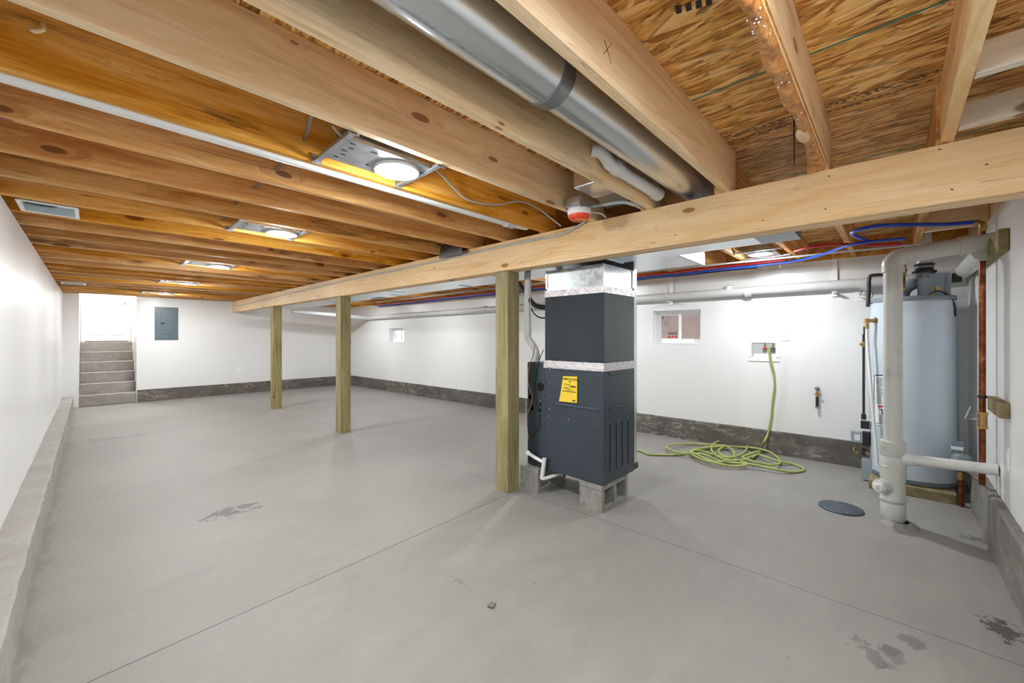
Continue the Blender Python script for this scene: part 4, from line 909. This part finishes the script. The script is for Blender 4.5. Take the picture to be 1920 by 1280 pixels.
m.tube([hq(-0.13, 0.04, tp), hq(-0.115, 0.04, tp + 0.06), hq(-0.07, 0.04, tp + 0.105), hq(-0.01, 0.04, tp + 0.115)], 0.045, 18, 4)
bo = m.build('draft_blower', M['grayplastic'], r)
m = MB(); m.obox(hq(0.178, 0.02, tp + 0.135), rt, dn, UP, 0.026, 0.03, 0.034); m.build('motor', M['black'], r)
m = MB(); m.lathe(hq(0.0, 0.03, tp + 0.10), [(0.062, 0), (0.062, 0.09), (0.05, 0.10)], 26); m.build('blower_outlet', M['grayplastic'], r)
m = MB(); m.lathe(hq(0.0, 0.03, tp + 0.19), [(0.052, 0), (0.072, 0.004), (0.074, 0.015), (0.056, 0.024), (0.052, 0.050), (0.060, 0.062), (0.062, 0.075), (0.046, 0.08)], 28); m.build('rubber_coupling', M['black'], r)
m = MB(); m.lathe(hq(0.0, 0.03, tp + 0.19), [(0.0585, 0.044), (0.0605, 0.046), (0.0605, 0.052), (0.0585, 0.054)], 28); m.build('hose_clamp', M['zinc'], r)
m = MB(); m.tube([hq(0.0, 0.03, tp + 0.26), hq(0.0, 0.03, 2.16)], 0.045, 22); m.build('vent_pipe', M['pvcgray'], r)
# hot/cold copper nipple left of blower
m = MB(); m.tube([hq(-0.122, 0.12, tp + 0.02), hq(-0.122, 0.12, 2.0)], 0.0135, 14); m.build('copper_nipple', M['copper'], r)
m = MB(); m.tube([hq(-0.122, 0.12, tp - 0.004), hq(-0.122, 0.12, tp + 0.035)], 0.026, 10); m.build('dielectric_union', M['grayplastic'], r)
m = MB(); m.tube([hq(-0.122, 0.12, tp + 0.045), hq(-0.122, 0.12, tp + 0.075)], 0.018, 12); m.tube([hq(-0.122, 0.12, tp + 0.17), hq(-0.122, 0.12, tp + 0.26)], 0.019, 12); m.ball(hq(-0.122, 0.12, tp + 0.215), 0.026, 14, 8); m.build('brass_valve', M['brass'], r)
m = MB(); m.tube([hq(0.02, 0.13, tp + 0.01), hq(0.06, 0.15, tp + 0.03), hq(0.09, 0.14, tp + 0.025), hq(0.125, 0.11, tp), hq(0.150, 0.105, tp - 0.04), hq(0.165, 0.10, tp - 0.10), hq(0.168, 0.095, tp - 0.17)], 0.006, 8, 5)
m.build('power_cord', M['black'], r)
m = MB(); m.obox(hq(0.075, 0.13, tp + 0.045), rt, dn, UP, 0.014, 0.012, 0.02); m.tube([hq(0.045, 0.13, tp + 0.0), hq(0.05, 0.13, tp + 0.05), hq(0.07, 0.13, tp + 0.06)], 0.006, 8, 3); m.build('thermal_switch', M['brass'], r)
# left side: T&P valve, relief pipe, gas train
def hs(u, v, rad):     # point on a cylinder of radius rad about the tank axis, front side
    d = ray(u, v); dx, dy = d.x, d.y; ox, oy = -HX, -HY
    A_ = dx * dx + dy * dy; B_ = 2 * (ox * dx + oy * dy); C_ = ox * ox + oy * oy - rad * rad; disc = B_ * B_ - 4 * A_ * C_
    t = (-B_ - math.sqrt(max(disc, 0))) / (2 * A_); return EYE + d * t
v0 = hs(1641, 601, HR * 0.98); od = (v0 - hc); od.z = 0; od.normalize(); lf = -rt
m = MB(); m.tube([v0 - od * 0.01, v0 + od * 0.075], 0.016, 14); m.lathe(v0 - od * 0.002, [(0, 0.0), (0.03, 0.0), (0.028, 0.006), (0.0, 0.006)], 18, od); m.tube([v0 + od * 0.06 + UP * 0.02, v0 + od * 0.06 - UP * 0.07], 0.014, 12); m.build('relief_valve', M['brass'], r)
tv = v0 + od * 0.06
m = MB(); bt = hs(1645, 872, HR + 0.045); m.tube([tv - UP * 0.06, tv - UP * 0.14, bt], 0.0115, 12, 0); m.build('relief_pipe', M['pvc'], r)
m = MB(); c1 = hs(1627, 618, HR + 0.06); m.obox(tv - UP * 0.065 + lf * 0.03 + od * 0.018, lf, od, UP, 0.022, 0.001, 0.05); m.build('hang_tag', M['label'], r)
G = lambda u, v, o=0.03: hc + lf * (HR + o) + dn * 0.03 + UP * 0 + (Vector((0, 0, 0)))
def gp(v, a=0.035, b=0.05):
    base = hc + lf * (HR + a) + dn * b; dd = base.dot(FW); return Vector((base.x, base.y, CAMH + (CY - v) / FPX * dd))
m = MB(); m.tube([gp(612), gp(780)], 0.0095, 12); m.tube([gp(776), gp(786)], 0.018, 10); m.build('gas_drop', M['blackpipe'], r)
m = MB(); m.obox(gp(796, 0.025, 0.06), lf, dn, UP, 0.028, 0.025, 0.032); m.obox(gp(822, 0.018, 0.06), lf, dn, UP, 0.024, 0.03, 0.060); m.obox(gp(846, 0.03, 0.06), lf, dn, UP, 0.015, 0.02, 0.03); m.build('gas_valve', M['black'], r)
m = MB(); m.obox(gp(817, 0.085, 0.05), lf, dn, UP, 0.034, 0.03, 0.042); cb = m.build('control_box', M['graylight'], r)
m = MB(); m.obox(gp(820, 0.075, 0.084), lf, dn, UP, 0.02, 0.001, 0.026); m.build('box_label', M['label'], cb)
m = MB(); m.tube([gp(838, 0.09, 0.07), gp(842, 0.10, 0.09), gp(850, 0.085, 0.09), gp(846, 0.07, 0.09)], 0.006, 8, 4); m.tube([gp(852, -0.005, 0.10), gp(848, 0.02, 0.10)], 0.012, 10); m.build('gas_fitting', M['brass'], r)
m = MB(); m.obox(gp(880, -0.01, 0.06), lf, dn, UP, 0.055, 0.05, 0.085); m.build('burner_shroud', M['graylight'], r)
m = MB(); m.ball(gp(645, 0.05, 0.06), 0.016, 12, 8, (1.2, 1, 0.8)); m.tube([gp(650, 0.035, 0.05), gp(640, 0.035, 0.05)], 0.013, 10); m.build('shutoff_valve', M['brass'], r)
# stickers wrapped on the tank
def wrap(u0, v0_, u1, v1, mat, name, parent, e=0.0012, n=8):
    m = MB(); vs = []; fs = []
    for i in range(n + 1):
        u = u0 + (u1 - u0) * i / n
        for v in (v0_, v1): vs.append(hs(u, v, HR + e))
    for i in range(n): fs.append((2 * i, 2 * i + 2, 2 * i + 3, 2 * i + 1))
    m.add(vs, fs, True); return m, (m.build(name, mat, parent) if name else None)
_, stk = wrap(1641, 701, 1669, 797, M['label'], 'warning_sticker', r)
m = MB()
def wl(u0, v0_, u1, v1, e=0.0022):
    q, _ = wrap(u0, v0_, u1, v1, None, None, None, e, 4); m.add(q.v, q.f, True)
wl(1641.5, 702, 1659.5, 704.4); wl(1643, 793, 1659.5, 794)
random.seed(11)
for k in range(30):
    v = 707 + k * 1.75; 
    if v < 757: wl(1643, v, 1643 + random.uniform(9, 15), v + 0.7)
for k in range(9): v = 777 + k * 1.75; wl(1648, v, 1648 + random.uniform(6, 10), v + 0.7)
wl(1651, 766, 1654, 769); wl(1653, 768, 1655, 775); wl(1654, 774, 1659, 777); wl(1647.5, 765, 1649.5, 767)
m.build('lettering', M['ink'], stk)
m = MB(); wl(1646, 760, 1658, 763.5); m.build('red_heading', M['redink'], stk)
_, s2 = wrap(1629.5, 700, 1638, 790, M['label'], 'warning_sticker', r)
m = MB()
for k in range(34): v = 704 + k * 2.4; wl(1630.5, v, 1630.5 + random.uniform(3, 6), v + 0.8)
m.build('lettering', M['grayink'], s2)
r = MB().box(4.43, HY - 0.235, 0.0, 4.99, HY + 0.255, 0.074, 0.006).build('timber_pad', M['scrap']); tag(r, 'low wooden pad under the water heater', 'pad')
# gray pipe on top left going up
q = lambda u, v: at(u, v, 'X', 4.70)
wire('gas_pipe', [q(1627, 575), q(1629, 545), q(1629.5, 524), q(1633, 517), q(1642, 515.5), q(1672, 514)], 0.0145, M['blackpipe'], 'dark gray gas pipe with an elbow at the left of the water heater', 'pipe', 14, 5)
wire('heater_cord', [atw(1612, 553, 0.015), atw(1617, 545, 0.06), atw(1626, 541, 0.09), atw(1635, 547, 0.09), atw(1636, 555, 0.07), atw(1628, 562, 0.06), atw(1617, 558, 0.04)], 0.004, M['grayink'], 'looped gray cord plugged in above the water heater', 'cord')

# ------------------------------------------------------------------ copper riser, wood block, floor things by the near wall
RX, RY = 3.795, -0.395
r = thing('copper_riser', (RX, RY, 0.33), 'tall brown copper water riser beside the near wall', 'pipe')
m = MB(); m.tube([(RX, RY, 0.335), (RX, RY, 1.93)], 0.0155, 16); m.build('riser_pipe', M['copper'], r)
zc = lambda v: CAMH + (CY - v) / FPX * (Vector((RX, RY, 0)).dot(FW))
m = MB(); m.tube([(RX, RY, zc(799)), (RX, RY, zc(775))], 0.022, 14); m.tube([(RX, RY, zc(803)), (RX, RY, zc(799))], 0.026, 8); m.tube([(RX, RY, zc(776)), (RX, RY, zc(772))], 0.026, 8); m.build('ball_valve', M['brass'], r)
m = MB(); m.tube([(RX, RY, zc(787)), (RX + 0.01, RY + 0.055, zc(787))], 0.007, 8); m.obox((RX + 0.005, RY + 0.06, zc(776)), (1, 0, 0), (0, 1, 0.3), (0, -0.3, 1), 0.006, 0.003, 0.04); m.build('valve_lever', M['zinc'], r)
m = MB(); m.tube([(RX, RY, 1.90), (RX, RY, 1.945), (RX + 0.01, RY + 0.03, 1.955)], 0.019, 12, 3); m.build('top_elbow', M['brass'], r)
m = MB(); m.tube([(RX, RY, zc(746)), (RX, RY, zc(741))], 0.020, 14); m.box(RX + 0.0, RY - 0.04, zc(745), RX + 0.012, RY, zc(742)); m.build('pipe_clamp', M['black'], r)
wb0, wb1 = 3.40, 3.80
r = MB().box(3.385, NEARY + 0.001, zc(752) - 0.042, 3.745, NEARY + 0.040, zc(752) + 0.042, 0.003).build('wood_block', M['scrap']); tag(r, 'short treated wood block on the near wall holding the copper riser', 'wood block', 'wood cleats on the near wall')
r = MB().box(3.40, NEARY + 0.001, 1.715, 4.15, NEARY + 0.040, 1.835, 0.003); r = r.build('wood_block', M['scrap']); tag(r, 'long treated wood cleat high on the near wall where the stack pipe ends', 'wood block', 'wood cleats on the near wall')
r = thing('floor_valve', (4.40, -0.30, 0), 'copper stub and gray covered fitting low beside the water heater', 'pipe')
cx_, cyy = 4.30, -0.395
m = MB(); p = at(1812, 940, 'Z', 0.0); q0 = Vector((4.42, -0.36, 0.0)); m.tube([q0, q0 + UP * 0.25, q0 + Vector((-0.02, -0.01, 0.30))], 0.016, 14); m.build('copper_stub', M['copper'], r)
m = MB(); m.tube([q0 + UP * 0.20, q0 + UP * 0.255], 0.022, 12); m.tube([q0 + UP * 0.275, q0 + Vector((-0.10, -0.02, 0.29)), Vector((RX + 0.10, RY + 0.01, 0.345)), Vector((RX + 0.02, RY, 0.345))], 0.009, 10, 3); m.build('brass_tee', M['brass'], r)
m = MB(); m.lathe(q0 + UP * 0.30, [(0.0, 0.09), (0.035, 0.088), (0.05, 0.07), (0.055, 0.03), (0.07, 0.0), (0.07, -0.01), (0, -0.01)], 28); m.obox(q0 + Vector((0.02, 0.02, 0.42)), rt, dn, UP, 0.030, 0.02, 0.05); m.build('valve_cover', M['grayplastic'], r)
m = MB(); m.obox(q0 + Vector((0.02, 0.02, 0.425)), rt, dn, UP, 0.031, 0.021, 0.012); m.build('cover_band', M['label'], r)

# floor drain lid and chip
r = thing('drain_cover', (3.765, 0.28, 0), 'round dark blue-gray lid lying flat on the concrete floor', 'drain cover')
MB().lathe((3.765, 0.28, 0), [(0.0, 0.013), (0.118, 0.013), (0.128, 0.010), (0.132, 0.004), (0.132, 0.001), (0.0, 0.001)], 44).build('lid_disc', M['drain'], r)
m = MB()
for a in (0.4, 0.4 + math.pi): MB().ball((3.765 + 0.10 * math.cos(a), 0.28 + 0.10 * math.sin(a), 0.0132), 0.006, 10, 6, (1, 1, 0.4)).build('cover_screw', M['zinc'], r)
p = at(922, 1136, 'Z', 0); m = MB(); m.obox(p + UP * 0.005, (1, 0.35, 0), (-0.35, 1, 0), (0, 0.05, 1), 0.017, 0.014, 0.004); tag(m.build('wood_chip', M['chip']), 'small gray square chip lying alone on the open floor', 'debris')

# ------------------------------------------------------------------ washer box, outlets, gas stub, hose
def wallbox(y0, y1, z0, z1, a, b): return [(wx(y0) - a, y0, z0), (wx(y0) - b, y0, z0), (wx(y1) - b, y1, z0), (wx(y1) - a, y1, z0), (wx(y0) - a, y0, z1), (wx(y0) - b, y0, z1), (wx(y1) - b, y1, z1), (wx(y1) - a, y1, z1)]
a, b = atw(1403, 637), atw(1462, 679)
Y0, Y1, Z0, Z1 = b.y, a.y, 0.985, 1.218
r = thing('washer_box', (wx(1.0), (Y0 + Y1) / 2, Z0), 'white recessed washing machine box with red and blue valves on the window wall', 'valve box')
m = MB(); f = 0.034
for (ya, yb, za, zb) in ((Y0, Y1, Z0, Z0 + f + 0.012), (Y0, Y1, Z1 - f, Z1), (Y0, Y0 + f, Z0 + f, Z1 - f), (Y1 - f, Y1, Z0 + f, Z1 - f)): m.hexa(wallbox(ya, yb, za, zb, -0.0, 0.010))
m.build('face_frame', M['plate'], r)
m = MB(); m.hexa(wallbox(Y0 + f, Y1 - f, Z0 + f, Z1 - f, 0.0005, 0.002)); m.build('back_pan', M['cable'], r)
m = MB(); m.hexa(wallbox(Y0 + f, Y1 - f - 0.02, Z0 + f + 0.012, Z0 + f + 0.045, 0.002, 0.006)); m.build('lower_shelf', M['plate'], r)
def valve(yv, mat, nm):
    m = MB(); zc_ = Z1 - f - 0.055; X0 = wx(yv) - 0.018
    m.tube([(X0, yv, Z1 - f - 0.002), (X0, yv, zc_)], 0.009, 12); v = m.build(nm, M['brass'], r)
    m = MB(); m.lathe((X0, yv, zc_ - 0.012), [(0, 0), (0.022, 0.0), (0.022, 0.008), (0.010, 0.018), (0, 0.02)], 16); m.build('handle', mat, v)
valve(atw(1435, 650).y, M['redink'], 'hot_valve'); valve(atw(1450, 648).y, M['drain'], 'cold_valve')
def outlet(P, label, horizontal=None):
    y = P.y; z = P.z; r = thing('wall_outlet', (wx(y), y, z), label, 'outlet', 'outlets and plates')
    m = MB(); m.hexa(wallbox(y - 0.036, y + 0.036, z - 0.058, z + 0.058, 0.0005, 0.006)); m.build('cover_plate', M['plate'], r)
    m = MB()
    for s_ in (-1, 1):
        zz = z + 0.02 * s_; m.hexa(wallbox(y - 0.016, y + 0.016, zz - 0.014, zz + 0.014, 0.006, 0.008))
    so = m.build('socket', M['vinyl'], r)
    m = MB()
    for s_ in (-1, 1):
        zz = z + 0.02 * s_
        for d_ in (-0.006, 0.006): m.hexa(wallbox(y + d_ - 0.0014, y + d_ + 0.0014, zz - 0.004, zz + 0.006, 0.008, 0.0086))
    m.build('slots', M['ink'], so)
outlet(atw(1473, 628), 'white wall outlet just above and right of the washer box')
outlet(atw(1612, 553), 'white wall outlet high beside the water heater')
outlet(atw(853, 697), 'white wall outlet low on the window wall left of the furnace')
def far_plate(u, v, label, sw=False):
    p = at(u, v, 'Y', FARY); r = thing('wall_plate', (p.x, FARY, p.z), label, 'wall plate', 'outlets and plates')
    m = MB(); m.box(p.x - 0.036, FARY - 0.006, p.z - 0.058, p.x + 0.036, FARY - 0.0005, p.z + 0.058, 0.002); m.build('cover_plate', M['plate'], r)
    m = MB(); m.box(p.x - 0.016, FARY - 0.009, p.z - 0.034, p.x + 0.016, FARY - 0.0062, p.z + 0.034, 0.001); m.build('insert', M['vinyl'], r)
far_plate(447, 693, 'white outlet plate low on the far wall'); far_plate(270, 640, 'white plate on the far wall beside the stair opening')
p = at(1892, 860, 'Y', NEARY); r = thing('wall_plate', (p.x, NEARY, p.z), 'white blank plate low on the near wall below the wood block', 'wall plate', 'outlets and plates')
MB().box(p.x - 0.036, NEARY + 0.0005, p.z - 0.058, p.x + 0.036, NEARY + 0.006, p.z + 0.058, 0.002).build('cover_plate', M['plate'], r)
MB().box(p.x - 0.016, NEARY + 0.0062, p.z - 0.034, p.x + 0.016, NEARY + 0.009, p.z + 0.034, 0.001).build('insert', M['vinyl'], r)
g = atw(1533, 745); r = thing('gas_stub', (wx(g.y), g.y, g.z), 'small gas shutoff stub with brass valve on the white window wall', 'gas valve')
zz = lambda v: atw(1533, v).z; gx = wx(g.y) - 0.035
m = MB(); m.ball((gx, g.y, zz(727.5)), 0.020, 16, 10); m.tube([(wx(g.y) - 0.001, g.y, zz(728)), (gx, g.y, zz(728))], 0.016, 14); m.build('elbow', M['grayplastic'], r)
m = MB(); m.tube([(gx, g.y, zz(733)), (gx, g.y, zz(743))], 0.013, 12); m.obox((gx - 0.004, g.y, zz(738)), (0, 1, 0), (1, 0, 0), UP, 0.030, 0.006, 0.004); m.build('brass_valve', M['brass'], r)
m = MB(); m.tube([(gx, g.y, zz(743)), (gx, g.y, zz(761))], 0.0125, 12); m.build('nipple', M['black'], r)
m = MB(); m.tube([(gx, g.y, zz(761)), (gx, g.y, zz(765))], 0.015, 12); m.build('cap', M['zinc'], r)
# hose
hz = lambda zx, zy: (1180 + zx / 3.764, 560 + zy / 3.764)
drop = [(992, 342, 0.075), (992, 400, 0.06), (1005, 460, 0.05), (1020, 530, 0.04), (1025, 620, 0.035), (1012, 720, 0.035), (1002, 840, 0.03), (978, 950, 0.05), (950, 1010, 0.10)]
pts = [atw(*hz(a_, b_), off=o_) for a_, b_, o_ in drop]
coil = [(925, 1055), (905, 1090), (830, 1130), (720, 1140), (640, 1120), (580, 1070), (600, 1018), (700, 992), (790, 1000), (832, 1040), (800, 1090), (700, 1120), (560, 1090), (480, 1068), (430, 1082), (500, 1130), (620, 1162), (740, 1182), (835, 1165), (760, 1140), (650, 1100), (632, 1066), (680, 1043), (735, 1075), (728, 1112), (650, 1150), (560, 1140), (490, 1105), (440, 1075), (520, 1052), (650, 1040), (780, 1045), (900, 1055), (1000, 1085), (1062, 1140), (1050, 1165), (980, 1170), (880, 1150), (800, 1118), (850, 1096), (915, 1075), (905, 1095), (860, 1122), (900, 1100), (950, 1112), (1050, 1145), (1150, 1165), (1220, 1190), (1228, 1210), (1160, 1222), (1050, 1207), (900, 1175), (780, 1160), (640, 1145), (560, 1110), (480, 1092), (380, 1092), (290, 1066), (266, 1045), (310, 1028), (450, 1022), (600, 1030), (690, 1040), (600, 1052), (470, 1068), (400, 1085), (350, 1100), (150, 1098), (100, 1080), (45, 1065), (0, 1060)]
random.seed(5); N_ = len(coil)
for i, (a_, b_) in enumerate(coil):
    z = 0.013 + (0.030 * abs(math.sin(i * 1.31)) + 0.006 if 1 < i < N_ - 8 else 0.002); 
    if a_ > 1060 or i > N_ - 8: z = 0.0125
    pts.append(at(*hz(a_, b_), 'Z', z))
r = MB().tube(pts, 0.0115, 10, 5).build('garden_hose', M['hose']); tag(r, 'lime green hose hanging from the washer box and coiled on the floor', 'hose')

# ------------------------------------------------------------------ electrical panel
a, b = at(290, 575, 'Y', FARY), at(334, 637, 'Y', FARY)
x0, x1, z0, z1 = a.x, b.x, b.z, a.z
r = thing('electrical_panel', ((x0 + x1) / 2, FARY, z0), 'gray steel electrical panel on the far wall right of the stairs', 'electrical panel')
MB().box(x0, FARY - 0.014, z0, x1, FARY - 0.0005, z1, 0.003).build('cover', M['panel'], r)
w_ = x1 - x0; h_ = z1 - z0
dr = MB().box(x0 + 0.24 * w_, FARY - 0.022, z0 + 0.17 * h_, x0 + 0.76 * w_, FARY - 0.0142, z0 + 0.90 * h_, 0.002).build('panel_door', M['panel'], r)
m = MB(); m.box(x0 + 0.25 * w_, FARY - 0.026, z0 + 0.48 * h_, x0 + 0.42 * w_, FARY - 0.0222, z0 + 0.53 * h_, 0.001); m.build('latch', M['black'], dr)
m = MB()
for (a_, b_) in ((0.05, 0.03), (0.95, 0.03), (0.05, 0.5), (0.95, 0.5), (0.95, 0.96), (0.76, 0.73), (0.76, 0.24)): MB().ball((x0 + a_ * w_, FARY - 0.016, z0 + b_ * h_), 0.007, 8, 6).build('screw', M['chrome'], r)

# ------------------------------------------------------------------ camera, world, view
cd = bpy.data.cameras.new('camera'); cam = bpy.data.objects.new('camera', cd); C.objects.link(cam)
cam.location = EYE; cam.rotation_euler = (math.pi / 2, 0, -YAW); cd.sensor_width = 36; cd.lens = FPX / 1920 * 36; cd.shift_y = (CY - 640) / 1920; cd.clip_start = 0.02
sc = bpy.context.scene; sc.camera = cam
w = bpy.data.worlds.new('daylight'); sc.world = w; w.use_nodes = True; bg = w.node_tree.nodes['Background']
sky = w.node_tree.nodes.new('ShaderNodeTexSky'); sky.sky_type = 'HOSEK_WILKIE'; sky.turbidity = 6; sky.sun_direction = (0.3, 0.5, 0.8)
w.node_tree.links.new(sky.outputs[0], bg.inputs[0]); bg.inputs[1].default_value = 9.0
sc.view_settings.view_transform = 'Standard'; sc.view_settings.look = 'None'; sc.view_settings.gamma = 1.0; sc.view_settings.use_curve_mapping = False
sc.view_settings.exposure = -0.1
sc.cycles.max_bounces = 12; sc.cycles.diffuse_bounces = 8; sc.cycles.glossy_bounces = 4; sc.cycles.sample_clamp_indirect = 6.0; sc.cycles.use_denoising = True; sc.cycles.caustics_reflective = False
